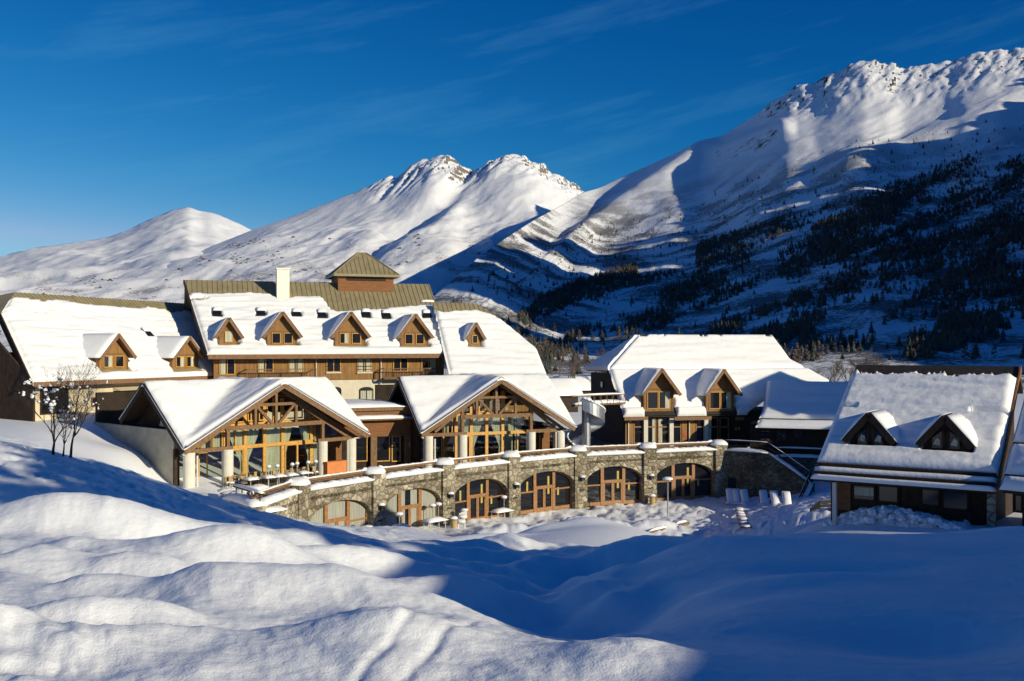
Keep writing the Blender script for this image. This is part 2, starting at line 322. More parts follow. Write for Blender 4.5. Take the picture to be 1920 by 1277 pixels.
def relC(PX, Y, S, X, D):
    k = D/F; e = np.sin(np.pi*np.clip(S, 0, 1))**.7
    q = Y+.42*PX
    r = fbm(q/110, PX/460, 4, 41, .45, True)*14*k*e            # spurs and gullies running down to the left
    r += fbm(PX/200, Y/140, 3, 52, .42)*16*k*e
    r += fbm(PX/34, Y/26, 3, 53)*1.0*k*e+fbm((Y+.55*PX)/24, (PX-.4*Y)/110, 4, 54, .55, True)*2.6*k*e*sstep(.05, .3, S)
    for x0, y0, x1, y1, wd, am in ((1325, 285, 1050, 478, 26, 24), (1480, 250, 1330, 300, 20, 14), (1700, 425, 1380, 470, 22, 15), (1900, 215, 1560, 330, 24, 16)):
        tt = (x0-PX)/(x0-x1); dq = Y-(y0+(y1-y0)*tt); r += am*k*np.exp(-(dq/wd)**2)*sstep(-.12, .1, tt)*(1-sstep(.85, 1.15, tt))
    cr = sstep(.82, .96, S)*(1-sstep(1.02, 1.15, S))*sstep(1420, 1480, PX)
    r += fbm((Y+.7*PX)/30, (PX-.6*Y)/70, 5, 9, .6, True)*8*k*cr
    return r
VC, pxC, sC = mountain('C', skyC, dsC, [(760, 735), (1000, 735), (1500, 735), (2600, 745)], [(760, 300), (2600, 230)], .9, 300, 760, 2600, 4, relC, None, 3)
mk_mount('valley_side', VC, M['mountR'])
def on_C(px, s):
    i = np.clip((np.asarray(px)-760)/4, 0, VC.shape[1]-1.001); j = np.clip(np.asarray(s)*299, 0, 298.999)
    i0 = i.astype(int); j0 = j.astype(int); a = (i-i0)[:, None]; b = (j-j0)[:, None]
    return (VC[j0, i0]*(1-a)+VC[j0, i0+1]*a)*(1-b)+(VC[j0+1, i0]*(1-a)+VC[j0+1, i0+1]*a)*b
# unseen mountain added beyond the right edge; crest shaped to shade the valley side
from_crest = [(300, 60), (480, 150), (860, 335), (1210, 545), (1380, 735), (1520, 860), (1800, 900)]
def off_mountain():
    x = np.linspace(0, 1, 260); y = np.linspace(-1, 1, 60); U, W = np.meshgrid(x, y, indexing='ij')
    cy_ = 180+U*2300; cx_ = .70*cy_+150; half = np.maximum(.17*cy_+60, 90)
    X = cx_+W*half*.95+np.where(W > 0, W*half*.6, 0); Y = cy_-W*half*.35
    h = np.interp(cx_, *zip(*[(300, 30), (387, 75), (501, 225), (671, 420), (876, 485), (1100, 520), (1210, 535), (1240, 565), (1310, 590), (1380, 625), (1500, 700), (1900, 800)]))
    for nx, nw, nd in ((868, 24, 150), (690, 13, 110), (512, 16, 95), (1010, 15, 120)): h = h-nd*np.exp(-((cx_-nx)/nw)**2)      # gaps cut in the added crest to let sun streaks through
    Z = -30+(h+30)*(1-np.abs(W)**1.4)*(1+.17*fbm(X/150, Y/150, 4, 77))
    V = np.stack([X, Y, Z], -1).reshape(-1, 3)
    return tag(npmesh('shade_mountain', V, gridfaces(260, 60), M['mountR']), kind='structure')
OFF = off_mountain()
g = MB().poly([(-15000, -9000, -75), (15000, -9000, -75), (15000, 15000, -75), (-15000, 15000, -75)]).build('valley_floor', M['snow']); tag(g, kind='structure')

# ---------------------------------------------------------------- snowfield between the viewer and the hotel
CP = [ # px, row, depth
 (-500,1277,6.5),(0,1277,6.8),(480,1277,6.9),(960,1277,7.0),(1440,1277,7.0),(1920,1277,6.8),(2400,1277,6.6),
 (-500,1900,3.0),(500,1900,3.2),(1200,1900,3.2),(2400,1900,3.0),
 (0,1100,11),(300,1120,11),(600,1150,10.5),(850,1150,10.5),(1050,1170,11),(1250,1160,10.5),(1500,1150,10.2),(1900,1150,10),(2400,1140,10),
 (-300,1010,15),(0,1020,15),(250,1030,15),(480,1060,14.5),(700,1090,15),(860,1100,15.5),(1050,1110,16.5),(1250,1070,15.2),(1500,1060,15),(1900,1050,15),(2400,1040,15),
 (-300,950,20),(0,965,20.5),(300,990,20.5),(600,1025,21),(740,1050,22),(900,1048,23),(1050,1040,24.5),(1200,1012,22),(1500,1003,23),(1900,990,25),(2400,985,25),
 (-400,800,34),(0,834,35),(200,872,36),(300,905,36),(420,940,38),(520,968,42),(600,985,46),(725,1011,62),
 (-200,880,27),(0,905,27),(200,945,27),(400,985,28),(600,1010,31),(740,1025,34),
 (850,1022,40),(950,1008,45),(1060,1000,48),(1180,996,48),(800,1012,55),
 (760,1010,73),(840,996,79),(964,977,86),(1091,958,92),(1220,947,94.5),(1350,937,97),(850,1085,60),(1000,1085,60),(1150,1085,60),(1300,1085,60),(1440,1060,62),(900,1004,75),(1050,1004,75),(1200,1003,76),(1330,1000,78),
 (1440,953,88),(1500,970,70),(1560,974,55),(1640,976,51),(1720,981,49.5),(1870,987,46.5),(2050,990,44),(1450,985,70),(1500,1000,56),(1950,900,75),(1700,930,72),(1500,1072,40),(2300,1070,50),
 (1250,1050,36),(1900,1030,34),(1900,1000,42),(1700,1020,42),
 # behind the crest on the left, up to the wing
 (-400,770,75),(-300,768,90),(0,786,82),(120,785,84),(190,789,83),(212,830,77),(250,872,72.5),(275,905,71),(305,935,70),(100,818,62),(0,810,58),(160,850,62),(345,940,69),(400,960,64),(440,985,62),(480,1010,60.5),(560,1020,64),(640,1018,68),
 (300,790,95),(420,800,100),(600,830,110),(800,830,115),(1000,830,118),(1200,830,125),(1500,850,118),(1900,860,110),(2300,870,110),
 (-400,760,160),(0,760,160),(500,760,170),(1000,745,180),(1500,745,175),(2000,745,170),(2400,745,165),
 (-400,700,420),(500,700,420),(1000,705,420),(1500,712,400),(2000,730,300),(2400,735,300)]
cp = np.array(CP, float); cx = cp[:, 0]/420; cy = np.log(cp[:, 2])*2.2; cz = (HY-cp[:, 1])/F*cp[:, 2]
def kern(a, b): return np.sqrt((a[:, None]-cx[None])**2+(b[:, None]-cy[None])**2+.02)
n_ = len(cp); A_ = np.zeros((n_+3, n_+3)); A_[:n_, :n_] = -kern(cx, cy)+np.eye(n_)*.004*-1
A_[:n_, n_:] = np.stack([np.ones(n_), cx, cy], 1); A_[n_:, :n_] = A_[:n_, n_:].T
wgt = np.linalg.solve(A_, np.concatenate([cz, [0, 0, 0]]))
def ground_base(px, d):
    sh = px.shape; a = px.ravel()/420; b = np.log(d.ravel())*2.2; o = np.empty_like(a)
    for i in range(0, len(a), 20000):
        q = slice(i, i+20000); o[q] = -kern(a[q], b[q])@wgt[:n_]+wgt[n_]+wgt[n_+1]*a[q]+wgt[n_+2]*b[q]
    return o.reshape(sh)
HUMPS = [ # px, row, depth, height m, half width m along and across the long axis, angle of the long axis (deg from +X)
 (230,995,17.5,.80,1.5,.9,0),(60,1012,17,.5,1.2,.8,0),(440,1050,14.8,.80,1.05,.7,20),(300,1085,12.6,.42,.8,.5,10),(600,1130,11,.62,1.05,.8,10),(400,1130,11,.28,.7,.5,0),
 (90,1075,13,.32,.5,.42,0),(150,1052,14.5,.26,.5,.4,0),(30,1100,11.5,.26,.4,.38,0),(180,1122,11,.24,.4,.34,0),(250,1180,8.9,.32,.5,.4,20),(90,1190,8.6,.32,.45,.38,0),(330,1215,8.0,.2,.5,.35,0),(500,1200,8.4,.15,.7,.4,0),(20,1230,7.7,.26,.35,.33,0),(170,1245,7.5,.24,.35,.3,0),(700,1180,9.4,.2,.8,.5,0),(340,1035,16.2,-.5,.9,.7,0),(230,1105,12,-.3,.9,.45,10),(520,1085,13.2,-.35,.8,.5,15),(130,1205,8.3,-.22,.8,.35,15),
 (640,1230,7.8,.22,1.3,.6,30),(1190,1235,7.6,.13,.7,.6,0),(740,1205,8.2,.18,.4,.4,0),
 (860,1105,15,.30,1.0,.5,20),(955,1085,17,.35,.8,.6,0),(1060,1140,13,-.75,1.7,1.6,60),(1085,1100,15,.40,.5,.45,0),(1140,1110,14,.45,.55,.5,20),(1010,1075,19,-.55,1.8,1.4,20),(1150,1040,20,-.6,1.0,1.6,70),
 (640,1062,19,.40,3.0,.7,20),(780,1045,22,.45,2.5,.7,22),(720,1075,17,.35,2.0,.5,24),(850,1030,27,.45,2.6,.8,20),(960,1018,32,.55,2.4,1.0,18),
 (1095,990,47,.55,1.7,1.2,5),(1010,995,46,.35,1.2,.8,10),(1090,975,78,1.1,3.5,1.6,10),(960,985,76,.6,2.5,1.2,15),(1230,972,80,.7,3,1.2,0),(1180,985,52,.25,2.0,1.0,0),(900,1005,42,.35,2,.8,20),
 (1590,1050,14.5,-.22,1.1,.8,0),(1700,1180,9,-.2,1.2,.9,0),(1300,1020,19,.25,1.5,1.2,0),(1380,1090,13,.12,2.5,.6,15),
 (1490,985,68,.7,3,1.4,-8),(1400,972,70,.4,3,1.5,0),(1300,985,62,.3,2.5,1.2,0),(1450,985,66,.5,5,1.5,0)]
def ground_z(px, d, detail=True):
    z = ground_base(px, d); X = (px-960)/F*d; Y = d
    for hp, row, dd, hh, a, b, an in HUMPS:
        x0 = (hp-960)/F*dd; wk = 1.15 if (dd < 18 and hp < 720) else 1; a, b = a*wk, b*wk; c, s_ = math.cos(math.radians(an)), math.sin(math.radians(an))
        u = ((X-x0)*c+(Y-dd)*s_)/a; v = (-(X-x0)*s_+(Y-dd)*c)/b; z = z+hh*(.66 if (dd < 18 and hp < 720) else .92)*np.exp(-(u*u+v*v)*1.05)
    if detail:
        left = 1-sstep(1150, 1350, px); near = 1-sstep(26, 40, d)
        drift = fbm(X*.40+Y*.2, Y*.36-X*.18, 3, 61, .42)                  # wind drifts
        z = z+(1-sstep(18, 27, d))*(.07+.13*left)*drift*sstep(5, 9, d)
        z = z+near*left*.05*np.clip(fbm(X*1.3+Y*.6, Y*.8-X*.3, 2, 66)+.1, 0, 1)
        rough = (1-sstep(60, 330, px))*(1-sstep(7.3, 9.0, d))             # broken blocks in the near left corner
        z = z+rough*.20*np.abs(fbm(X*1.1+Y*.5, Y*.9, 4, 71, .5))
        z = z+near*(.012*fbm(X*5, Y*5, 3, 72)+.016*left*fbm(X*1.7, Y*1.4, 3, 73))
        z = z+near*left*.011*fbm(X*2.6+Y*1.5, Y*1.1-X*.35, 3, 78, .55, True)                                  # wind crust
        cen = np.exp(-((px-1010)/190)**2)*sstep(10, 13, d)*(1-sstep(30, 38, d)); z = z+cen*.32*fbm(X*.62, Y*.42, 3, 75)      # old half-filled tracks
        for o_ in (0, .32): tr = np.abs(X-(-1.05+o_+(Y-7)*-.02)-(7.0-Y)*-.22); z = z-.022*np.exp(-(tr/.05)**2)*(1-sstep(8.6, 9.6, d))  # ski tracks
        fp_ = slope_ = sstep(26, 30, d)*(1-sstep(46, 52, d))*(1-sstep(640, 740, px)); z = z-fp_*.10*sstep(.28, .42, fbm(X*1.3, Y*1.3, 2, 97))
        mid = sstep(60, 70, d)*(1-sstep(100, 110, d))*sstep(760, 900, px)  # trodden snow before the terrace
        z = z+mid*(.32*fbm(X*.45+Y*.1, Y*.35, 5, 81, .62, True)-.1+.06*fbm(X*2.1, Y*1.4, 3, 82))
        slope = sstep(24, 30, d)*(1-sstep(52, 60, d))*(1-sstep(720, 820, px))
        z = z+slope*(.10*fbm(X*1.2, Y*.8, 3, 91)+.03*fbm(X*4, Y*3, 2, 92))
    return z
gpx = np.arange(-560, 2461, 4.0)
gd = np.concatenate([np.exp(np.linspace(math.log(2.2), math.log(30), 330)), np.exp(np.linspace(math.log(30), math.log(120), 210))[1:], np.exp(np.linspace(math.log(120), math.log(700), 40))[1:]])
GD, GP = np.meshgrid(gd, gpx, indexing='ij')
GZ = ground_z(GP, GD)
GV = np.stack([(GP-960)/F*GD, GD, GZ], -1)
tag(npmesh('snowfield', GV.reshape(-1, 3), gridfaces(len(gd), len(gpx)), M['snow']), kind='structure')
def gz(x, y):
    y = max(y, 2.3); return float(ground_z(np.array([960+x/y*F]), np.array([float(y)]))[0])
# unseen snow bank added right of the viewer to shade the right foreground
def bank():
    x = np.linspace(9, 60, 120); y = np.linspace(-45, 17.5, 120); X, Y = np.meshgrid(x, y, indexing='ij')
    crest = np.interp(Y, [-45, -20, -12, -5, 2, 8, 12, 15, 17.5], [4, 4.5, 4.6, 4.7, 5.3, 4.1, 2.9, 1.9, -6.5])
    left = sstep(9+.72*np.clip(Y, 0, 99), 22+.30*np.clip(Y, -10, 99), X)
    Z = -6.5+(crest+6.5)*left+.5*fbm(X/4, Y/4, 3, 33)*left
    return tag(npmesh('shade_bank', np.stack([X, Y, Z], -1).reshape(-1, 3), gridfaces(120, 120), M['snow']), kind='structure')
bank()
# ---------------------------------------------------------------- building kit
m = bpy.data.materials.new('dark_glass'); m.use_nodes = True; b_ = m.node_tree.nodes['Principled BSDF']
b_.inputs['Base Color'].default_value = (.012, .013, .016, 1); b_.inputs['Roughness'].default_value = .04; b_.inputs['Specular IOR Level'].default_value = .6
M['dglass'] = m
ZV = Vector((0, 0, 1))
class Slope:                                 # one roof slope: O on the eave, U along the eave, A up the slope, N outward
    def __init__(s, eL, eR, top):
        s.O = Vector(eL); s.U = (Vector(eR)-s.O).normalized(); s.N = s.U.cross(Vector(top)-s.O).normalized()
        if s.N.z < 0: s.N = -s.N
        s.A = s.N.cross(s.U).normalized()
        if s.A.z < 0: s.A = -s.A
        s.pl = Pl(s.O, s.N); s.H = Vector((s.U.y, -s.U.x, 0)).normalized()      # horizontal outward direction
        if s.H.dot(s.N) < 0: s.H = -s.H
        s.tan = Vector((s.N.x, s.N.y, 0)).length/s.N.z
    def hit(s, px, py): return s.pl.hit(px, py)
    def ua(s, p): q = Vector(p)-s.O; return q.dot(s.U), q.dot(s.A)
    def P(s, u, a, t=0): return s.O+s.U*u+s.A*a+s.N*t
    def edges(s, L, R):
        l = sorted([s.ua(p)[::-1] for p in L]); r = sorted([s.ua(p)[::-1] for p in R]); return l, r
def slab(name, s, L, R, th, mat, parent, nv=14):
    l, r = s.edges(L, R); a0 = min(l[0][0], r[0][0]); a1 = max(l[-1][0], r[-1][0])
    aa = sorted(set(list(np.linspace(a0, a1, nv))+[x[0] for x in l+r])); mb = MB(); k = 0
    for a in aa:
        ul = np.interp(a, *zip(*l)); ur = max(np.interp(a, *zip(*r)), ul+.02)
        mb.v += [tuple(s.P(ul, a)), tuple(s.P(ur, a)), tuple(s.P(ul, a, -th)), tuple(s.P(ur, a, -th))]
    for i in range(len(aa)-1):
        b = i*4; mb.f += [(b, b+1, b+5, b+4), (b+2, b+6, b+7, b+3), (b, b+4, b+6, b+2), (b+1, b+3, b+7, b+5)]
    e = (len(aa)-1)*4; mb.f += [(0, 2, 3, 1), (e, e+1, e+3, e+2)]
    return mb.build(name, mat, parent)
def ribs(s, L, R, parent, mat, step=.55, a_lo=0.0, name='roof_seams'):
    l, r = s.edges(L, R); a1 = max(l[-1][0], r[-1][0]); mb = MB(); u0 = min(x[1] for x in l); u1 = max(x[1] for x in r); u = u0+step/2
    while u < u1:
        A = np.linspace(a_lo, a1, 60); ok = [a for a in A if np.interp(a, *zip(*l)) < u < np.interp(a, *zip(*r))]
        if len(ok) > 1: mb.box(s.P(u-.03, ok[0], .003), s.U*.06, s.A*(ok[-1]-ok[0]), s.N*.05)
        u += step
    o = mb.build(name, mat, parent); rf = [c for c in parent.children if c.name.split('.')[0] == 'roof'][0]     # seams belong to the roof's own mesh
    bm = bmesh.new(); bm.from_mesh(rf.data); bm.from_mesh(o.data); bm.to_mesh(rf.data); bm.free(); bpy.data.objects.remove(o)
def snow_sheet(s, L, R, T, parent, mask=None, seed=0, res=.22, a_rng=None, over=.12, wave=.07, name='roof_snow', rnd=.45, edge=(1, 1, 1, 1)):
    l, r = s.edges(L, R); a0 = min(l[0][0], r[0][0])-over; a1 = max(l[-1][0], r[-1][0])+.05
    if a_rng: a0, a1 = a_rng
    ws = max(np.interp(a, *zip(*r))-np.interp(a, *zip(*l)) for a in np.linspace(a0, a1, 9))
    nu = int(np.clip(ws/res, 6, 240)); nv = int(np.clip((a1-a0)/(res*.8), 5, 120))
    u_ = np.linspace(0, 1, nu); a_ = np.linspace(a0, a1, nv)
    ul = np.interp(a_, *zip(*l))[:, None]-over*.6; ur = np.interp(a_, *zip(*r))[:, None]+over*.6; ur = np.maximum(ur, ul+.02)
    Uu = ul+(ur-ul)*u_[None]; Aa = np.repeat(a_[:, None], nu, 1)
    rag = .06*fbm(Uu*1.3, Aa*1.3, 2, seed+3)
    dist = np.minimum(np.minimum((Uu-ul)*edge[0]+9*(1-edge[0]), (ur-Uu)*edge[1]+9*(1-edge[1])), np.minimum((Aa-a0)*edge[2]+9*(1-edge[2]), (a1-Aa)*edge[3]+9*(1-edge[3])))
    t = T*(1-(1-np.clip(dist/rnd, 0, 1))**2.2)
    t = t+(T*.30*fbm(Uu*.10, Aa*.55, 3, seed)+wave*fbm(Uu*.22, Aa*1.6, 3, seed+1)+.02*fbm(Uu*2, Aa*2, 2, seed+2))*np.clip(dist/rnd, 0, 1)
    if mask is not None: t = np.minimum(t, mask(Uu, Aa, t))
    keep = ~((t[:-1, :-1] <= .005) & (t[1:, :-1] <= .005) & (t[:-1, 1:] <= .005) & (t[1:, 1:] <= .005))
    t = np.where(t <= .005, -.05, t)
    O, U, A, Nn = (np.array(x) for x in (s.O, s.U, s.A, s.N))
    V = O+Uu[..., None]*U+Aa[..., None]*A+t[..., None]*Nn
    V[0] -= 0; B0 = V.copy(); 
    f = gridfaces(nv, nu, keep); V = V.reshape(-1, 3)
    # rim: drop the outer border to the roof surface so the sheet reads as a thick slab
    rim = np.concatenate([np.arange(nu), np.arange(nu)*0+(nv-1)*nu+np.arange(nu)])
    base = O+Uu[..., None]*U+Aa[..., None]*A-.04*Nn; base = base.reshape(-1, 3)
    ex = []; extra = []; k = len(V)
    def strip(idx):
        nonlocal k
        extra.append(base[idx]); n = len(idx)
        for i in range(n-1): ex.append((idx[i], idx[i+1], k+i+1, k+i))
        k += n
    strip(np.arange(nu)); strip((nv-1)*nu+np.arange(nu)); strip(np.arange(nv)*nu); strip(np.arange(nv)*nu+nu-1)
    V = np.concatenate([V]+extra); f = np.concatenate([f, np.array(ex)])
    return npmesh(name, V, f, M['roof_snow'], parent)
def slab_snow(mb, o, a, b, t, seed):         # thick soft snow on a small flat facet: o corner, a and b edges, t thickness vector
    n = 7; k = len(mb.v); rnd = random.Random(seed); o, a, b, t = map(Vector, (o, a, b, t))
    for j in range(n):
        for i in range(n):
            u, v = i/(n-1), j/(n-1); e = min(1, 3.2*min(u, 1-u)+.25)*min(1, 3.2*min(v, 1-v)+.25)
            mb.v.append(tuple(o+a*u+b*v+t*(e*(1+rnd.uniform(-.12, .12)))))
    for j in range(n-1):
        for i in range(n-1):
            q = k+j*n+i; mb.f.append((q, q+1, q+1+n, q+n))
    k2 = len(mb.v); ring = [i for i in range(n)]+[j*n+n-1 for j in range(1, n)]+[(n-1)*n+i for i in range(n-2, -1, -1)]+[j*n for j in range(n-2, 0, -1)]
    for q in ring: 
        j, i = divmod(q, n); mb.v.append(tuple(o+a*(i/(n-1))+b*(j/(n-1))))
    for x in range(len(ring)): y = (x+1) % len(ring); mb.f.append((k+ring[x], k+ring[y], k2+y, k2+x))
def window(parent, o, a, up, nrm, fm, curtain=0, name='window', bars=1, sub=True, fw=.09, glass='dglass'):
    """frame + pane (+ curtain): o = lower left corner, a = width vector, up = height, nrm = outward"""
    o, a, nrm = Vector(o), Vector(a), Vector(nrm).normalized(); W = a.length; x = a.normalized(); z = ZV*up; d = nrm*.07
    mb = MB()
    mb.box(o, x*fw, z, d); mb.box(o+a-x*fw, x*fw, z, d); mb.box(o+x*fw, a-x*2*fw, ZV*fw, d); mb.box(o+x*fw+z-ZV*fw, a-x*2*fw, ZV*fw, d)
    for i in range(bars):
        c = o+a*(i+1)/(bars+1); mb.box(c-x*fw/2+ZV*fw, x*fw, z-ZV*2*fw, d*.95)
    f = mb.build(name, fm, parent)
    MB().poly([o+nrm*.015, o+a+nrm*.015, o+a+z+nrm*.015, o+z+nrm*.015]).build('pane', M[glass], f if sub else parent)
    if curtain:
        mb = MB()
        for c0, c1 in {1: [(.08, .40)], 2: [(.08, .40), (.60, .92)], 3: [(.06, .94)], 4: [(.60, .94)]}[curtain]:
            n = max(4, int((c1-c0)*W/.09)); k = len(mb.v)
            for i in range(n+1):
                p = o+a*(c0+(c1-c0)*i/n)+nrm*(.03+.018*(i % 2)); mb.v += [tuple(p+ZV*fw), tuple(p+z-ZV*fw)]
            for i in range(n): mb.f.append((k+2*i, k+2*i+2, k+2*i+3, k+2*i+1))
        mb.build('curtain', M['curtain'], f if sub else parent)
    return f
def dormer(parent, s, pxl, pxr, pyb, hw, ha, wins, wall='wood', front=.55, side=.4, snow=.22, seed=0, wz=(.12, .95), tri=False, trim='fascia', drop=0.0, ww=.30, curt=(0,)):
    """gabled dormer standing on slope s; pxl..pxr / pyb = foot of its front wall in the photo"""
    a = s.hit(pxl, pyb); b = s.hit(pxr, pyb); u0 = s.ua(a)[0]; u1 = s.ua(b)[0]; av = (s.ua(a)[1]+s.ua(b)[1])/2
    U, H = s.U, s.H; W = u1-u0; B = s.P(u0, av)-ZV*drop; back = (ha)/s.tan+.1
    hw += drop; ha += drop
    pts = [B, B+U*W, B+U*W+ZV*hw, B+U*W/2+ZV*ha, B+ZV*hw]
    d = MB().prism(pts, -H*back).build('dormer', M[wall], parent)
    # roof boards
    sl = (ha-hw)/(W/2); mb = MB(); sn = MB(); th = .16
    for sg in (-1, 1):
        ap = B+U*W/2+ZV*ha; e = ap+U*sg*(W/2+side)-ZV*sl*(W/2+side); run = e-ap; nn = run.cross(H).normalized(); nn = nn if nn.z > 0 else -nn
        o = ap+H*front; mb.box(o+nn*.01, run, -H*(back+front), nn*th)
        mb.box(o+H*.003+nn*(-.16), run, H*.06, nn*(.16+th-.02))          # barge board
        if snow: slab_snow(sn, o+nn*(th+.012)+H*.05, run*1.03, -H*(back+front), nn*snow, seed+sg)
    mb.build('dormer_roof', M[trim], d)
    if snow: sn.build('dormer_snow', M['roof_snow'], d, smooth=True)
    mb = MB(); mb.box(B+H*.012-U*.03, U*.14, ZV*hw, H*.05); mb.box(B+H*.012+U*(W-.11), U*.14, ZV*hw, H*.05)
    if not tri: mb.box(B+U*.11+H*.012+ZV*hw, U*(W-.22), ZV*.12, H*.045)
    mb.build('dormer_trim', M['timber'] if wall != 'dwood' else M['dwood'], d)
    if tri:
        for q in (-1, 1):
            c = B+U*(W/2+q*.17*W)+H*.02; w2 = W*.13
            f = MB().prism([c-U*w2+ZV*(wz[0]), c+U*w2+ZV*wz[0], c+U*w2*(1 if q < 0 else .9)+ZV*(wz[1]+(.55 if q < 0 else 0)), c-U*w2*(1 if q > 0 else .9)+ZV*(wz[1]+(0.55 if q > 0 else 0))], H*.05).build('dormer_window', M['dwood'], d)
    for i in range(wins):
        c = (i+.5)/wins if wins > 1 else .5; w2 = W*ww if wins > 1 else W*.42
        if wins == 2: c = .30 if i == 0 else .70
        o = B+U*(W*c-w2/2)+ZV*wz[0]+H*.02
        fw = .07; f = MB(); h_ = wz[1]-wz[0]
        f.box(o, U*fw, ZV*h_, H*.06); f.box(o+U*(w2-fw), U*fw, ZV*h_, H*.06); f.box(o+U*fw, U*(w2-2*fw), ZV*fw, H*.06); f.box(o+U*fw+ZV*(h_-fw), U*(w2-2*fw), ZV*fw, H*.06)
        f.poly([o+H*.012+U*fw+ZV*fw, o+H*.012+U*(w2-fw)+ZV*fw, o+H*.012+U*(w2-fw)+ZV*(h_-fw), o+H*.012+U*fw+ZV*(h_-fw)])
        fo = f.build('dormer_window', M['ochre'] if wall != 'dwood' else M['dwood'], d)
        fo.data.materials.append(M['dglass']); fo.data.polygons[len(fo.data.polygons)-1].material_index = 1
        ct = curt[i % len(curt)]
        if ct:
            cw = w2*(.38 if ct == 1 else .8); co = o+H*.03+U*(w2-fw-cw if ct == 1 else fw)+ZV*fw
            fo.data.materials.append(M['curtain'])
            MB().box(co, U*cw, ZV*(h_-2*fw), H*.012).build('curtain', M['curtain'], d)
    return d, (u0, u1, av)
def skylight(parent, s, px, py, w=.85, h=1.05):
    u, a = s.ua(s.hit(px, py)); mb = MB(); mb.box(s.P(u-w/2, a-h/2, .0), s.U*w, s.A*h, s.N*.42)
    f = mb.build('skylight', M['black'], parent, bevel=.02)
    MB().box(s.P(u-w/2+.09, a-h/2+.09, .423), s.U*(w-.18), s.A*(h-.18), s.N*.012).build('pane', M['dglass'], f)
    sn = MB(); slab_snow(sn, s.P(u-w*.5, a+h*.12, .435), s.U*w, s.A*h*.55, s.N*.16, int(px)); sn.build('skylight_snow', M['roof_snow'], f, smooth=True)
    return u, a
def hole(rects, pad=.0):
    def f(U, A, t):
        for u0, u1, a0, a1 in rects:
            inside = (U > u0-pad) & (U < u1+pad) & (A > a0) & (A < a1); t = np.where(inside, -1, t)
        return t
    return f

# ---------------------------------------------------------------- left wing
dl = 86.0
LW = Slope(at(62, 716, 81), at(420, 703, 104), at(28, 548, 90.5))
wing = thing('hotel_wing', LW.O-ZV*3.3, 'long snow-roofed hotel wing with two gabled dormers, left of the tall main block', 'hotel building')
Lp = [LW.hit(62, 716), LW.hit(3, 588), LW.hit(28, 548)]; Rp = [LW.hit(425, 700), LW.hit(352, 574)]
slab('roof', LW, Lp, Rp, .3, M['metalroof'], wing)
d1, b1 = dormer(wing, LW, 184, 240, 693, 1.35, 3.1, 2, seed=1, front=.6, side=.35, curt=(1, 0), wz=(.2, 1.25), snow=.17)
d2, b2 = dormer(wing, LW, 321, 371, 692, 1.35, 3.1, 2, seed=4, front=.6, side=.35, curt=(1, 1), wz=(.2, 1.25), snow=.17)
aTop = LW.ua(LW.hit(200, 572))[1]; a1_ = LW.ua(LW.hit(28, 548))[1]
def mk1(U, A, t):
    lim = a1_-1.0-.4*fbm(U*.35, U*0, 3, 5)-.03*U
    t = np.where(A > lim, -1, t)
    l2 = a1_-2.9; t = np.where((np.abs(A-l2+.02*U) < .10) & (fbm(U*.8, U*0, 2, 9) > .02), t*.25, t)
    return hole([(b1[0]-.2, b1[1]+.5, b1[2]-.55, b1[2]+.5), (b2[0]-.2, b2[1]+.5, b2[2]-.55, b2[2]+.5)])(U, A, t)
snow_sheet(LW, Lp, Rp, .34, wing, mk1, 11, wave=.16)
ribs(LW, Lp, Rp, wing, M['metalroof'], .5, a1_-3.2)
skylight(wing, LW, 274, 629)
H_, U_ = LW.H, LW.U
eL = LW.O; eR = LW.P(LW.ua(LW.hit(425, 700))[0], 0)
MB().box(eL+H_*.02-ZV*.42, (eR-eL), H_*.06, ZV*.40).build('fascia', M['fascia'], wing)
wl = eL-H_*1.3+U_*1.2; wlen = (eR-eL).length-1.5; zb = -8.5
MB().box(Vector((wl.x, wl.y, zb)), U_*wlen, -H_*6.5, ZV*(eL.z+.75-zb)).build('wall', M['plaster'], wing)
fp = Pl(wl+H_*.03, H_)
def wq(fp, U, x0, y0, x1, y1): # window rectangle from photo corners (left-bottom, right-top) on plane fp
    p = fp.hit(x0, y1); q = fp.hit(x1, y1); r = fp.hit(x0, y0); return p, U*((q-p).dot(U)), r.z-p.z
for x0, y0, x1, y1, nm, mt in ((75, 722, 128, 778, 'doorway', 'black'), (214, 731, 262, 771, 'doorway', 'black')):
    p, a, h = wq(fp, U_, x0, y0, x1, y1); f = window(wing, p, a, h, H_, M['dwood'], 0, 'doorway')
p, a, h = wq(fp, U_, 171, 745, 189, 763); window(wing, p, a, h, H_, M['frame'], 4)
p, a, h = wq(fp, U_, 236, 748, 243, 757); 
p, a, h = wq(fp, U_, 212, 727, 264, 733); MB().prism([p, p+ZV*.35, p+H_*.9+ZV*.02], a).build('awning', M['plaster'], wing)
p, a, h = wq(fp, U_, 225, 750, 240, 766); MB().prism([p+H_*.09, p+a+H_*.09, p+a*.7+ZV*h*.6+H_*.09, p+a*.45+ZV*h+H_*.09, p+a*.25+ZV*h*.6+H_*.09], H_*.03).build('green_emblem', M['green'], wing)
# gable end under the half hip, in shade
gi = LW.hit(3, 588); gk = -(gi-LW.O).dot(H_); G = lambda k, z: Vector((LW.O.x, LW.O.y, 0))+U_*.55-H_*k+ZV*z
ge = [G(.6, zb), G(.6, LW.O.z-.1), G(gk, gi.z-.35), G(gk+7, gi.z-.35), G(gk+7, zb)]
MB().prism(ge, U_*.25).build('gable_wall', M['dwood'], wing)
MB().beam(LW.hit(62, 716)-LW.N*.25-U_*.1, gi-LW.N*.25-U_*.1, .14, .5, LW.N).build('barge_board', M['dwood'], wing)
hp = MB(); hp.poly([LW.hit(28, 548), LW.hit(3, 588), LW.hit(3, 588)-H_*13+U_*.3]).build('roof_hip', M['metalroof'], wing)

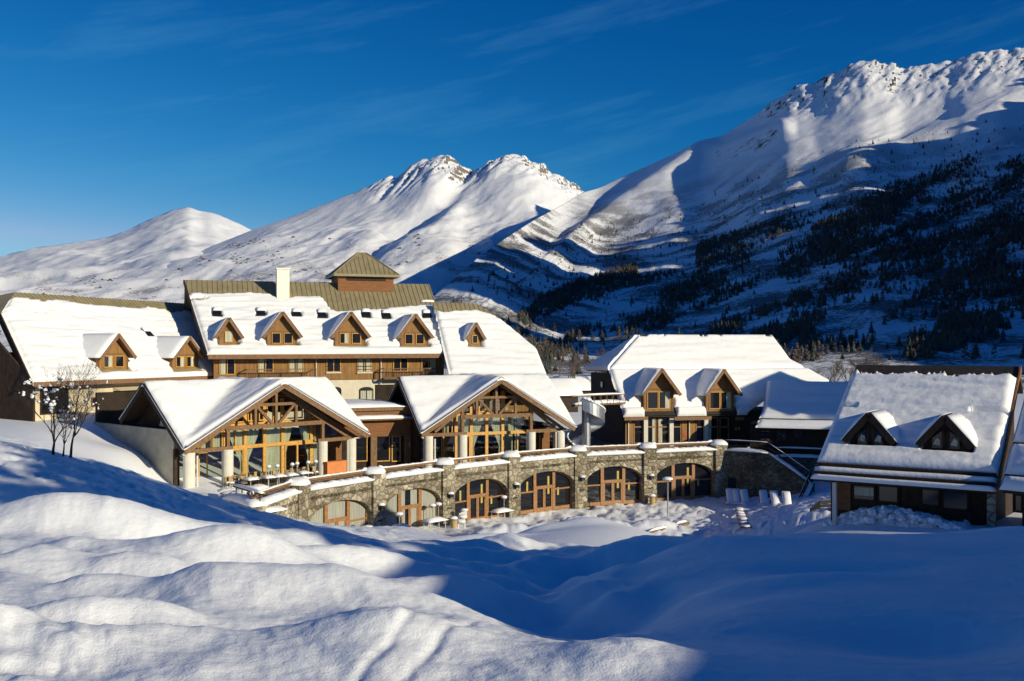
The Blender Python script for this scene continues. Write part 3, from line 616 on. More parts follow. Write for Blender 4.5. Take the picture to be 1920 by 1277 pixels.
# ---------------------------------------------------------------- main block
MS = Slope(at(390, 664, 99.5), at(850, 662, 107.5), at(346, 525, 108.2))
main = thing('hotel_block', Vector((-20, 104, -8)), 'tall main hotel block with tan metal ridge, chimney and square roof turret', 'hotel building')
U_, H_ = MS.U, MS.H
Lp = [MS.hit(390, 664), MS.hit(346, 525)]; Rp = [MS.hit(850, 662), MS.hit(805, 533)]
aR = MS.ua(MS.hit(346, 525))[1]
slab('roof', MS, Lp, Rp, .3, M['metalroof'], main)
rl, rr = MS.hit(346, 525), MS.hit(805, 533)     # rear slope, so the roof is a solid
MB().prism([rl, rl-H_*9-ZV*7.6, rl-H_*9-ZV*7.9, rl-ZV*.35], rr-rl).build('rear_roof', M['metalroof'], main)
ribs(MS, Lp, Rp, main, M['metalroof'], .52, aR*.30)
holes = []
for i, (xl, xr, yb, hw, ha, n, cu) in enumerate(((411, 447, 645.5, 1.2, 2.6, 1, (2,)), (501, 557, 648, 1.35, 3.35, 2, (0, 0)), (628, 685, 648, 1.35, 3.4, 2, (1, 0)), (751, 803, 649, 1.35, 3.3, 2, (0, 0)))):
    d, bb = dormer(main, MS, xl, xr, yb, hw, ha, n, seed=20+i*3, curt=cu, snow=.2, wz=(.2, 1.3)); holes.append((bb[0]-.15, bb[1]+.15, bb[2]-.45, bb[2]+.4))
for x, y in ((407, 590), (489, 590), (556, 592), (603, 593), (686, 592), (724, 594), (800, 594)):
    u, a = skylight(main, MS, x, y); holes.append((u-.5, u+.5, a-.65, a+.3))
uc, ac = MS.ua(MS.hit(530, 559))
edge_pts = [MS.ua(MS.hit(x, y)) for x, y in ((350, 553), (362, 551), (400, 552), (470, 550), (505, 552), (517, 558), (530, 566), (543, 559), (560, 556), (600, 556), (608, 566), (618, 580), (630, 586), (645, 585), (660, 584), (690, 581), (720, 581), (745, 577), (770, 575), (815, 573), (850, 573))]
eu, ea = zip(*edge_pts)
def mk2(U, A, t):
    lim = np.interp(U, eu, ea)+.16*fbm(U*1.4, U*0, 3, 4)
    t = t*np.clip((lim-A)/.25, -1, 1); t = np.where(A > lim, -1, t)
    t = np.where((np.hypot((U-MS.ua(MS.hit(372, 562))[0])/1.0, (A-MS.ua(MS.hit(372, 562))[1])/.28) < 1), -1, t)
    return hole(holes)(U, A, t)
snow_sheet(MS, Lp, Rp, .32, main, mk2, 21, wave=.14, res=.2)
sp = MB(); q = MS.hit(795, 564); slab_snow(sp, MS.P(*MS.ua(MS.hit(790, 566)), .0), MS.U*1.5, MS.A*.35, MS.N*.12, 3); sp.build('roof_snow', M['roof_snow'], main, smooth=True)
MB().box(MS.O+H_*.02-ZV*.50, MS.P(MS.ua(Rp[0])[0], 0)-MS.O, H_*.08, ZV*.45).build('fascia', M['fascia'], main)
# chimney
c = MS.P(uc, ac); mb = MB(); mb.cbox(c-ZV*1.2, U_*1.32, H_*1.1, 4.25); ch = mb.build('chimney', M['chim'], main)
MB().cbox(c+ZV*3.05, U_*1.5, H_*1.3, .16).build('chimney_cap', M['chim'], ch)
# square turret astride the ridge
tl, tr_ = MS.hit(634, 546), MS.hit(737, 545); tw = (tr_-tl).dot(U_); td = 5.0; tz = at(0, 513, tl.y).z
tb = MB().box(tl-ZV*1.5, U_*tw, -H_*td, ZV*(tz-tl.z+1.5)).build('turret', M['woodr'], main)
MB().box(tl-ZV*.0+H_*.004+U_*.9+ZV*(tz-tl.z-.75), U_*(tw-1.8), H_*.05, ZV*.4).build('louvre', M['dwood'], tb)
o_ = .55; e = [tl-U_*o_+H_*o_, tl+U_*(tw+o_)+H_*o_, tl+U_*(tw+o_)-H_*(td+o_), tl-U_*o_-H_*(td+o_)]; e = [Vector((p.x, p.y, tz-.05)) for p in e]
apx = (e[0]+e[1]+e[2]+e[3])/4; hgt = at(0, 474, apx.y).z-tz
ra, rb = apx-U_*.5+ZV*hgt, apx+U_*.5+ZV*hgt
mb = MB(); mb.poly([e[0], e[1], rb, ra]); mb.poly([e[1], e[2], rb]); mb.poly([e[2], e[3], ra, rb]); mb.poly([e[3], e[0], ra])
mb.build('turret_roof', M['metalroof'], tb)
mb = MB()
for i in range(4): mb.beam(e[i]-ZV*.12, e[(i+1) % 4]-ZV*.12, .12, .26)
for p, q in ((e[0], ra), (e[1], rb), (e[2], rb), (e[3], ra), (ra, rb)): mb.beam(p+ZV*.04, q+ZV*.04, .16, .1)
upv = (ra+rb)/2-(e[0]+e[1])/2
for i in range(1, 14):
    x = e[0].lerp(e[1], i/14); mb.beam(x+ZV*.03, x+upv*min(i, 14-i)/7*.97+ZV*.03, .05, .06)
mb.build('turret_ridge', M['metalroof'], tb)
# front wall
wl = MS.O-H_*1.2+U_*.6; wlen = MS.ua(Rp[0])[0]-1.3; zw = at(0, 713, wl.y+3).z
MB().box(Vector((wl.x, wl.y, zw)), U_*wlen, -H_*7, ZV*(MS.O.z+.8-zw)).build('wall', M['wood'], main)
MB().box(Vector((wl.x, wl.y, -11))-H_*.12, U_*wlen, -H_*7, ZV*(zw+11)).build('wall', M['pale'], main)
gpts = [wl-ZV*.1, wl+ZV*.6, rl-H_*.2-ZV*.4+U_*.6, rl-H_*8-ZV*7+U_*.6]
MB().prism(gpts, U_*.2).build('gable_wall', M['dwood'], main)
MB().beam(MS.hit(390, 664)-MS.N*.2-U_*.08, MS.hit(346, 525)-MS.N*.2-U_*.08, .12, .45, MS.N).build('barge_board', M['dwood'], main)
fp = Pl(wl+H_*.02, H_)
for x0, x1, y0, y1, cu in ((411, 441, 671, 703, 1), (483, 513, 671, 699, 1), (541, 569, 671, 699, 2), (612, 639, 671, 698, 0), (670, 697, 671, 698, 2), (737, 765, 671, 697, 0), (790, 817, 670, 699, 4)):
    p, a, h = wq(fp, U_, x0, y0, x1, y1); window(main, p, a, h, H_, M['ochre'], cu)
    if x0 in (612, 670):
        mb = MB(); mb.box(p-ZV*.12+H_*.02-U_*.05, a+U_*.1, H_*.14, ZV*.1); mb.build('sill', M['white'], main)
        mb = MB(); mb.beam(p+H_*.12+ZV*h*.42, p+a+H_*.12+ZV*h*.42, .04, .05); mb.beam(p+H_*.12+ZV*h*.2, p+a+H_*.12+ZV*h*.2, .03, .03); mb.build('railing', M['dwood'], main)
for x0, x1, yt in ((462, 590, 692.5), (716, 833, 691)):
    p = fp.hit(x0, yt); q = fp.hit(x1, yt); L_ = (q-p).dot(U_); p = p+H_*1.1; mb = MB()
    mb.beam(p, p+U_*L_, .1, .08); mb.beam(p-ZV*.95, p+U_*L_-ZV*.95, .1, .12)
    n = int(L_/.17)
    for i in range(n+1): b = p+U_*(L_*i/n); mb.beam(b-ZV*.95, b, .035 if i % 12 else .1, .035 if i % 12 else .1, U_)
    for e_ in (0, 1): b = p+U_*L_*e_; mb.beam(b, b-H_*1.05, .08, .08)
    r_ = mb.build('balcony', M['timber'], main)
    MB().box(p-ZV*1.12, U_*L_, -H_*1.08, ZV*.13).build('balcony_floor', M['timber'], r_)
for x in (592.5, 714):
    p = fp.hit(x, 668)+H_*.1; MB().tube([p+H_*.9+ZV*.1, p, Vector((p.x, p.y, -6))], .06, 8).build('downpipe', M['column'], main)
fp2 = Pl(wl-H_*.10, H_)
for x0, x1 in ((674, 700), (622, 640)):
    p, a, h = wq(fp2, U_, x0, 731, x1, 752); window(main, p, a, h, H_, M['black'], 3 if x0 == 674 else 0)
    c0 = p+a/2+ZV*h; MB().prism([c0-a/2]+[c0-a/2*math.cos(math.pi*i/8)+ZV*.3*math.sin(math.pi*i/8) for i in range(1, 8)]+[c0+a/2], H_*.05).build('window_head', M['black'], main)

# lower roof running on to the right of the main block
AS = Slope(at(845, 700, 104.6), at(1022, 699, 108), at(826, 568, 112.5))
annex = thing('hotel_annex', Vector((-2, 108, -8)), 'lower snowy roof with one small dormer, right of the tall main block', 'hotel building')
Lp = [AS.hit(843, 700), AS.hit(826, 630), AS.hit(812, 567)]; Rp = [AS.hit(1023, 699), AS.hit(1006, 656), AS.hit(935, 596), AS.hit(893, 569)]
slab('roof', AS, Lp, Rp, .3, M['metalroof'], annex)
aA = AS.ua(AS.hit(860, 568))[1]; d, bb = dormer(annex, AS, 878, 903, 647.5, 1.1, 2.35, 1, seed=40, snow=.18, front=.4, side=.3, wz=(.2, 1.1))
ribs(AS, Lp, Rp, annex, M['metalroof'], .52, aA*.78)
ue, ae = zip(*[AS.ua(AS.hit(x, y)) for x, y in ((812, 580), (828, 586), (860, 583), (890, 582), (905, 586), (925, 592), (1000, 640))])
def mk3(U, A, t):
    lim = np.interp(U, ue, ae)+.15*fbm(U*1.3, U*0, 3, 14)
    return hole([(bb[0]-.1, bb[1]+.1, bb[2]-.4, bb[2]+.35)])(U, A, np.where(A > lim, -1, t*np.clip((lim-A)/.3, 0, 1)))
snow_sheet(AS, Lp, Rp, .34, annex, mk3, 31, wave=.14)
p = AS.hit(1006, 656); q = AS.hit(1023, 699); ww_ = AS.hit(850, 700)
MB().prism([ww_-AS.H*1-ZV*.4, q-AS.U*1-AS.H*1-ZV*.4, Vector((q.x, q.y, -11))-AS.U*1-AS.H*1, Vector((ww_.x, ww_.y, -11))-AS.H*1], -AS.H*8).build('wall', M['wood'], annex)
MB().poly([p, q, q-AS.H*14, p-AS.H*9+ZV*.4]).poly([AS.hit(893, 569), p, p-AS.H*9+ZV*.4]).build('roof_hip', M['metalroof'], annex)
# ---------------------------------------------------------------- restaurant pavilions with cross gables
ZF, ZE, ZR = -10.35, -7.15, -2.62            # terrace floor, eaves, ridge
def pavilion(name, Np, Rp_, a_side, label, seed, spec):
    Nn = Vector(Np); Rr = Vector(Rp_); U = (Rr-Nn); U.z = 0; W = U.length; U.normalize(); V = Vector((-U.y, U.x, 0)); Hn = -V
    Pt = lambda u, v, z: Vector((Nn.x, Nn.y, 0))+U*u+V*v+ZV*z
    th = thing(name, Pt(W/2, 4, ZF), label, 'restaurant pavilion')
    dz = ZR-ZE; far = a_side*1.62
    def zr(u, v): return np.maximum(ZR-np.abs(u-W/2)*dz/(W/2), ZR-np.abs(v-a_side)*dz/a_side)
    # roof deck
    u = np.linspace(0, W, 61); v = np.linspace(0, far, 41); Vv, Uu = np.meshgrid(v, u, indexing='ij'); Z = zr(Uu, Vv)
    def wp(Uu, Vv, Z): return np.stack([Nn.x+U.x*Uu+V.x*Vv, Nn.y+U.y*Uu+V.y*Vv, Z], -1)
    top = wp(Uu, Vv, Z).reshape(-1, 3); bot = wp(Uu, Vv, Z-.24).reshape(-1, 3); nr, nc = Z.shape; k = nr*nc
    f = list(map(tuple, gridfaces(nr, nc)))+[tuple(q[::-1]) for q in gridfaces(nr, nc)+k]
    for idx in (np.arange(nc), (nr-1)*nc+np.arange(nc), np.arange(nr)*nc, np.arange(nr)*nc+nc-1):
        for i in range(len(idx)-1): f.append((idx[i], idx[i+1], idx[i+1]+k, idx[i]+k))
    rf = npmesh('roof', np.concatenate([top, bot]), f, M['dwood'], th, smooth=False)
    # snow: one soft sheet over both gables
    nu, nv = 110, 80; u = np.linspace(-.12, W+.12, nu); v = np.linspace(-.18, far+.1, nv); Vv, Uu = np.meshgrid(v, u, indexing='ij')
    p, q = ZR-np.abs(Uu-W/2)*dz/(W/2), ZR-np.abs(Vv-a_side)*dz/a_side; kk = .30; hh = np.clip(kk-np.abs(p-q), 0, None)/kk
    p2 = ZR-np.sqrt((Uu-W/2)**2+.12)*dz/(W/2); q2 = ZR-np.sqrt((Vv-a_side)**2+.10)*dz/a_side
    base = np.maximum(p2, q2)+hh*hh*kk*.25
    dist = np.minimum(np.minimum(Uu-u[0], u[-1]-Uu), np.minimum(Vv-v[0], v[-1]-Vv)); e = 1-(1-np.clip(dist/.4, 0, 1))**2.3
    t = .08+e*(.30+.10*fbm(Uu*.25, Vv*.6, 3, seed)+.05*fbm(Uu*.7+seed, Vv*1.5, 3, seed+1))
    t = np.where(dist < 1e-6, .0, t)
    Zs = base+t; S = wp(Uu, Vv, Zs).reshape(-1, 3); Bt = wp(Uu, Vv, zr(np.clip(Uu, 0, W), np.clip(Vv, 0, far))-.10).reshape(-1, 3); k = nu*nv; f = list(map(tuple, gridfaces(nv, nu)))
    for idx in (np.arange(nu), (nv-1)*nu+np.arange(nu), np.arange(nv)*nu, np.arange(nv)*nu+nu-1):
        for i in range(len(idx)-1): f.append((idx[i], idx[i+1], idx[i+1]+k, idx[i]+k))
    npmesh('roof_snow', np.concatenate([S, Bt]), f, M['roof_snow'], rf)
    # barge boards on the front gable and on the side gable
    mb = MB()
    for sg in (0, 1):
        for dv, h, wd, dd in ((-.05, .52, .12, -.22), (.02, .24, .2, -.02)):
            mb.beam(Pt(W*sg, dv, ZE+dd), Pt(W/2, dv, ZR+dd), wd, h)
    mb.build('barge_board', M['timber'], rf)
    mb = MB(); mb.beam(Pt(-.05, 0, ZE-.22), Pt(-.05, a_side, ZR-.22), .12, .52); mb.beam(Pt(-.05, a_side, ZR-.22), Pt(-.05, far, ZR-dz*.62-.22), .12, .52)
    mb.build('barge_board', M['dwood'], rf)
    # columns and truss
    vt = 1.0; cu = [1.0, 4.2, W-4.0, W-1.0]
    for i, uu in enumerate(cu):
        zt = ZE-.45
        MB().tube([Pt(uu, vt, ZF-.1), Pt(uu, vt, zt)], [.43, .43], 20).build('column', M['column'], th, smooth=False)
    T = MB(); zc = ZE-.38; zu = ZE+1.1; zk = ZE+2.75; c = W/2
    under = lambda uu: ZR-abs(uu-c)*dz/(W/2)-.34
    T.beam(Pt(.5, vt, zc), Pt(4.6, vt, zc), .28, .30); T.beam(Pt(W-4.5, vt, zc), Pt(W-.4, vt, zc), .28, .30)
    T.beam(Pt(4.0, vt, zu), Pt(W-3.8, vt, zu), .26, .32)
    for uu in (4.2, W-4.0): T.beam(Pt(uu, vt, zc+.1), Pt(uu, vt, under(uu)), .26, .26, V)
    for uu in (c-1.9, c, c+1.9): T.beam(Pt(uu, vt, zu), Pt(uu, vt, under(uu)), .22, .22, V)
    T.beam(Pt(c-2.0, vt-.02, zk), Pt(c+2.0, vt-.02, zk), .22, .22)
    for sg in (-1, 1): T.beam(Pt(c+sg*.25, vt+.03, zu+.1), Pt(c+sg*1.75, vt+.03, zk-.1), .18, .2)
    for sg in (0, 1): T.beam(Pt(.7 if sg == 0 else W-.7, vt, zc+.1), Pt(c, vt, under(c)), .24, .26)
    for sg in (-1, 1): T.beam(Pt(c+sg*2.0, vt-.03, zk), Pt(c+sg*(c-1.6), vt-.03, zc+.25), .18, .22)
    for uu in (4.2, c-1.9, c+1.9, W-4.0): T.beam(Pt(uu, vt, under(uu)+.12), Pt(uu, 3.4, under(uu)+.12), .18, .22)
    T.build('truss', M['timber'], th)
    # glazed front
    vf = 3.2; fp = Pl(Pt(0, vf, 0), Hn); zt = ZE-.62; zb2 = ZE+1.15
    u_of = lambda px: (fp.hit(px, 760)-Pt(0, vf, 0)).dot(U)
    mull = [u_of(x) for x in spec['mull']]; uL, uR = .6, W-.6; fr_ = MB(); slope = lambda uu: ZR-abs(uu-c)*dz/(W/2)-.3
    for i, uu in enumerate(mull):
        fr_.box(Pt(uu-.14, vf-.10, ZF), U*.28, V*.18, ZV*(slope(uu)-ZF))
    fr_.box(Pt(mull[0], vf-.09, zt-.14), U*(mull[-1]-mull[0]), V*.16, ZV*.28); fr_.box(Pt(uL+2.2, vf-.09, zb2-.1), U*(uR-uL-4.4), V*.16, ZV*.2)
    for uu in spec['thin']:
        z0 = spec['thin'][uu][0]; z1 = min(slope(u_of(uu)), spec['thin'][uu][1]); x = u_of(uu); fr_.box(Pt(x-.06, vf-.08, z0), U*.12, V*.12, ZV*(z1-z0))
    for (p0, p1, z0, z1) in spec['boxes']:
        a, b = u_of(p0), u_of(p1); z1 = min(z1, slope(a), slope(b))
        for q in ((a, .08), (b-.08, .08)): fr_.box(Pt(q[0], vf-.13, z0), U*q[1], V*.08, ZV*(z1-z0))
        fr_.box(Pt(a+.08, vf-.13, z0), U*(b-a-.16), V*.08, ZV*.1); fr_.box(Pt(a+.08, vf-.13, z1-.1), U*(b-a-.16), V*.08, ZV*.1)
    gf = fr_.build('glazed_front', M['ochre'], th)
    n = 24; uu = np.linspace(uL, uR, n+1); mb = MB()
    for i in range(n): mb.poly([Pt(uu[i], vf, ZF), Pt(uu[i+1], vf, ZF), Pt(uu[i+1], vf, slope(uu[i+1])), Pt(uu[i], vf, slope(uu[i]))])
    mb.build('pane', M['glass'], gf)
    # side posts of brown board between the end columns and the glass
    mb = MB()
    for a, b in spec['boards']:
        a, b = u_of(a), u_of(b); mb.box(Pt(a, vf-.05, ZF), U*(b-a), V*.12, ZV*(min(zt+.3, slope(a), slope(b))-ZF))
    mb.build('board_panel', M['woodr'], th)
    for (p0, p1, z0, z1, kind) in spec['curt']:        # curtains hang inside the glass
        if kind != 'full':
            if z0 < ZF+.2: continue
            z0 = ZF+.1
        a, b = u_of(p0), u_of(p1); mb = MB(); m_ = 12; rows = 14; k = 0
        for j in range(rows+1):
            f_ = j/rows
            for i in range(m_+1):
                g_ = i/m_; pinch = 1-.86*(f_/.70)**1.2 if f_ < .70 else .14+.35*(f_-.70)
                if kind == 'full': x = a+(b-a)*g_
                elif kind == 'left': x = a+(b-a)*g_*max(pinch, .12)
                else: x = b-(b-a)*(1-g_)*max(pinch, .12)
                mb.v.append(tuple(Pt(x, vf+.10+.06*math.sin(i*2.3+(p0 % 7)), min(z1-(z1-z0)*f_, slope(x)))))
        for j in range(rows):
            for i in range(m_): q = j*(m_+1)+i; mb.f.append((q, q+1, q+m_+2, q+m_+1))
        mb.build('curtain', M['curtain'], gf, smooth=True)
    # walls and room behind
    dep = far+5
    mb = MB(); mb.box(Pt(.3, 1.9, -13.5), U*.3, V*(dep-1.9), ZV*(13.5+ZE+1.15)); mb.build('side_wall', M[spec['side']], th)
    mb = MB(); mb.box(Pt(.24, 1.7, -13.5), U*.42, V*.2, ZV*(13.5+ZE-.2)); mb.build('corner_post', M['dwood'], th)
    mb = MB(); mb.box(Pt(W-.5, 3.3, ZF), U*.3, V*(dep-3.3), ZV*(ZE-ZF)); mb.build('side_wall', M['dwood'], th)
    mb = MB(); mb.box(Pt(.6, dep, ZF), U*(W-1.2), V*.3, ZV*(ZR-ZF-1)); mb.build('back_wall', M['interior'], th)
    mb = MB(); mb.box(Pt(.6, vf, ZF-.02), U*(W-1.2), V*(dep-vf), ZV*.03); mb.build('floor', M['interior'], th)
    # timber frame in the side gable over the wall, set back in the shade
    mb = MB(); mb.prism([Pt(1.5, 1.4, ZE+.8), Pt(1.5, far, ZE+.8), Pt(1.5, far, ZR-dz*.62-.3), Pt(1.5, a_side, ZR-.3)], U*.1); mb.build('gable_board', M['dwood'], th)
    mb = MB()
    for vv in (2.6, 4.2): mb.prism([Pt(1.42, vv+.6, ZE+1.2), Pt(1.42, vv+1.7, ZE+1.2), Pt(1.42, vv+1.2, ZE+2.2)], U*.05)
    mb.build('gable_light', M['pale'], th)
    # gutter and downpipes at the two front corners
    mb = MB(); mb.tube([Pt(.1, .1, ZE-.28), Pt(.25, .6, ZE-.5), Pt(.5, .85, ZE-.6)], .06, 8); mb.tube([Pt(1.55, .8, ZE-.7), Pt(1.55, .8, ZF)], .07, 8); mb.build('downpipe', M['column'], th)
    mb = MB(); mb.tube([Pt(W-.1, .1, ZE-.25), Pt(W-.9, .6, ZE-.4), Pt(W-1.6, .7, ZE-.55), Pt(W-1.6, .7, ZF)], .07, 8); mb.build('downpipe', M['column'], th)
    return th, Pt, W, U, V
zt_ = ZE-.62
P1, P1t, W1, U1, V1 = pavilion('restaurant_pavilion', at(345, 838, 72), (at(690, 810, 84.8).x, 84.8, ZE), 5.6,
    'nearer snow-roofed restaurant pavilion, sunlit timber gable full of yellow window frames and tied curtains', 3, dict(side='concrete',
    mull=[421, 459, 495, 529, 583], thin={441: (zt_, -5.9), 470: (-5.9, -4.2), 512: (-5.9, -4.0), 556: (ZF, zt_)}, tie=.75,
    boxes=[(371, 388, ZF, -7.9), (423, 455, ZF, zt_-.14), (533, 556, ZF, zt_-.1), (556, 581, ZF, zt_-.1), (398, 416, zt_, -6.4), (376, 394, zt_, -7.0), (437, 456, -5.85, -5.1), (463, 479, -5.8, -4.3), (484, 500, -5.8, -3.6), (532, 566, -5.8, -4.6), (588, 606, zt_, -6.0)],
    boards=[(616, 640)],
    curt=[(424, 456, zt_+.1, -6.0, 'right'), (462, 492, zt_+.1, -6.0, 'left'), (498, 526, zt_+.1, -6.0, 'full'), (532, 552, zt_+.1, -6.0, 'left'), (558, 581, zt_+.1, -6.0, 'right'), (589, 606, zt_+.1, -6.0, 'full'), (398, 415, zt_, -6.4, 'full'), (377, 393, zt_, -7.1, 'full'),
          (426, 455, ZF+.1, zt_-.1, 'right'), (462, 486, ZF+.1, zt_-.1, 'left'), (498, 526, ZF+.1, zt_-.1, 'full'), (532, 548, ZF+.1, zt_-.1, 'left'), (562, 580, ZF+.1, zt_-.1, 'right'), (588, 600, ZF+.1, zt_-.1, 'full')]))
P2, P2t, W2, U2, V2 = pavilion('restaurant_pavilion', at(790, 808, 85.9), (at(1078, 797, 92.4).x, 92.4, ZE), 5.6,
    'farther snow-roofed restaurant pavilion, its timber gable half in shade, beside the spiral stair', 5, dict(side='dwood',
    mull=[855, 883, 912, 942, 994], thin={970: (ZF, zt_), 898: (-5.9, -4.0), 925: (-5.9, -4.0)}, tie=.75,
    boxes=[(827, 832, ZF, -7.9), (858, 880, ZF, zt_-.14), (828, 840, zt_, -6.4), (846, 853, zt_, -6.0), (886, 910, -5.85, -4.6), (908, 917, -5.8, -3.6), (938, 946, -5.8, -3.9), (998, 1012, ZF, -7.8)],
    boards=[(1016, 1030)],
    curt=[(867, 881, zt_+.1, -6.0, 'full'), (886, 909, zt_+.1, -6.0, 'left'), (916, 940, zt_+.1, -6.0, 'right'), (946, 964, zt_+.1, -6.0, 'full'), (966, 986, zt_+.1, -6.0, 'left'),
          (868, 881, ZF+.1, zt_-.1, 'right'), (886, 900, ZF+.1, zt_-.1, 'left'), (920, 941, ZF+.1, zt_-.1, 'right'), (946, 962, ZF+.1, zt_-.1, 'full'), (833, 842, zt_, -6.6, 'full')]))

# ---------------------------------------------------------------- flat-roofed link between the pavilions
cl_, cr_ = at(655, 760, 86.8), at(770, 762, 89.0); Uc = (cr_-cl_); Uc.z = 0; Lc = Uc.length; Uc.normalize(); Hc = Vector((Uc.y, -Uc.x, 0)); zc = at(0, 760, 88).z
link = thing('connecting_building', Vector((cl_.x, cl_.y, ZF)), 'flat-roofed shingle-clad building wedged between the two restaurant pavilions', 'building')
b0 = Vector((cl_.x, cl_.y, 0))-Uc*2
MB().box(b0+ZV*(ZF+2.65), Uc*(Lc+2), -Hc*9, ZV*(zc-.3-ZF-2.65)).build('wall', M['woodr'], link)
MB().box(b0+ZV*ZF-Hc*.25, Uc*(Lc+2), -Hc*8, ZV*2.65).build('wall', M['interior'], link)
mb = MB(); mb.box(b0+ZV*(zc-.45)+Hc*.25, Uc*(Lc+2), -Hc*9, ZV*.3); rf = mb.build('roof', M['timber'], link)
mb = MB(); slab_snow(mb, b0+ZV*(zc-.15)+Hc*.3, Uc*(Lc+2), -Hc*9, ZV*.42, 5); mb.build('roof_snow', M['roof_snow'], rf, smooth=True)
mb = MB(); mb.box(b0+ZV*(zc-1.25)+Hc*.75+Uc*1, Uc*(Lc+1), -Hc*.75, ZV*.14); lg = mb.build('ledge', M['timber'], link)
mb = MB(); slab_snow(mb, b0+ZV*(zc-1.11)+Hc*.8+Uc*1, Uc*(Lc+1), -Hc*.8, ZV*.3, 8); mb.build('ledge_snow', M['roof_snow'], lg, smooth=True)
fpc = Pl(b0-Hc*.2, Hc)
for x0, x1 in ((664, 689), (702, 731), (734, 751)):
    p, a, h = wq(fpc, Uc, x0, 817, x1, 866); window(link, p, a, h, Hc, M['ochre'], 0, 'window', bars=0)
    p, a, h = wq(fpc, Uc, x0, 829, x1, 831); 
for x in (693, 757): p = fpc.hit(x, 840); MB().box(Vector((p.x, p.y, ZF)), Uc*.55, Hc*.4, ZV*2.7).build('post', M['timber'], link)
p = fpc.hit(765, 838); MB().tube([p+Hc*.3, p+Hc*.3+ZV*.5], .12, 8).build('wall_lamp', M['ochre'], link)

# ---------------------------------------------------------------- terrace on stone arches
ZT = -9.4; ZB = -14.6
tp = [(479, 930), (566, 908), (708, 887), (838, 870), (962, 856), (1087, 845), (1217.5, 839.5), (1351, 834)]
TP = [Vector(((x-960)/F*(-ZT*F/(y-HY)), -ZT*F/(y-HY), 0)) for x, y in tp]
TP[0] = Vector(((479-960)/F*62.5, 62.5, 0))
terr = thing('terrace', Vector((0, 80, ZB)), 'curved rubble-stone terrace with snow-capped pillars and glazed arches', 'terrace')
fl = MB(); back = [at(1420, 800, 112), at(1000, 800, 118), at(500, 800, 112), at(250, 800, 80), at(350, 800, 68.5), at(425, 800, 66)]
pts = [Vector((p.x, p.y, ZF-.25)) for p in TP]+[Vector((p.x, p.y, ZF-.25)) for p in back]
fl.prism(pts, ZV*.22); flo = fl.build('floor', M['deck'], terr)
capm = []
for i, p in enumerate(TP):
    a = TP[max(i-1, 0)]; b = TP[min(i+1, 7)]; U = (b-a).normalized(); Hh = Vector((U.y, -U.x, 0))
    if i == 0: continue
    pil = MB().cbox(Vector((p.x, p.y, ZB))-Hh*.35, U*1.35, Hh*1.2, ZT-ZB).build('pillar', M['stone'], terr)
    mb = MB(); mb.blob(Vector((p.x, p.y, ZT+.02))-Hh*.35, (.86, .86, .46), 50+i, 14, 8, flat=.12, jit=.05); mb.build('snow_cap', M['roof_snow'], pil, smooth=True)
    if i < 7 and i > 1:
        q = Vector((p.x, p.y, ZB+(2.55 if i != 6 else 2.35)))+Hh*.27; mb = MB()
        mb.box(q-U*.19, U*.38, Hh*.34, ZV*.26); mb.box(q-U*.05-ZV*.14, U*.1, Hh*.1, ZV*.14); l_ = mb.build('wall_lamp', M['black'], terr, bevel=.01)
        mb = MB(); mb.blob(q+Hh*.17+ZV*.30, (.27, .25, .16), i, 10, 6, flat=.2, jit=.06); mb.build('lamp_snow', M['roof_snow'], l_, smooth=True)
        MB().box(q-U*.24-ZV*.95, U*.48, Hh*.03, ZV*.10).build('name_plate', M['black'], terr)
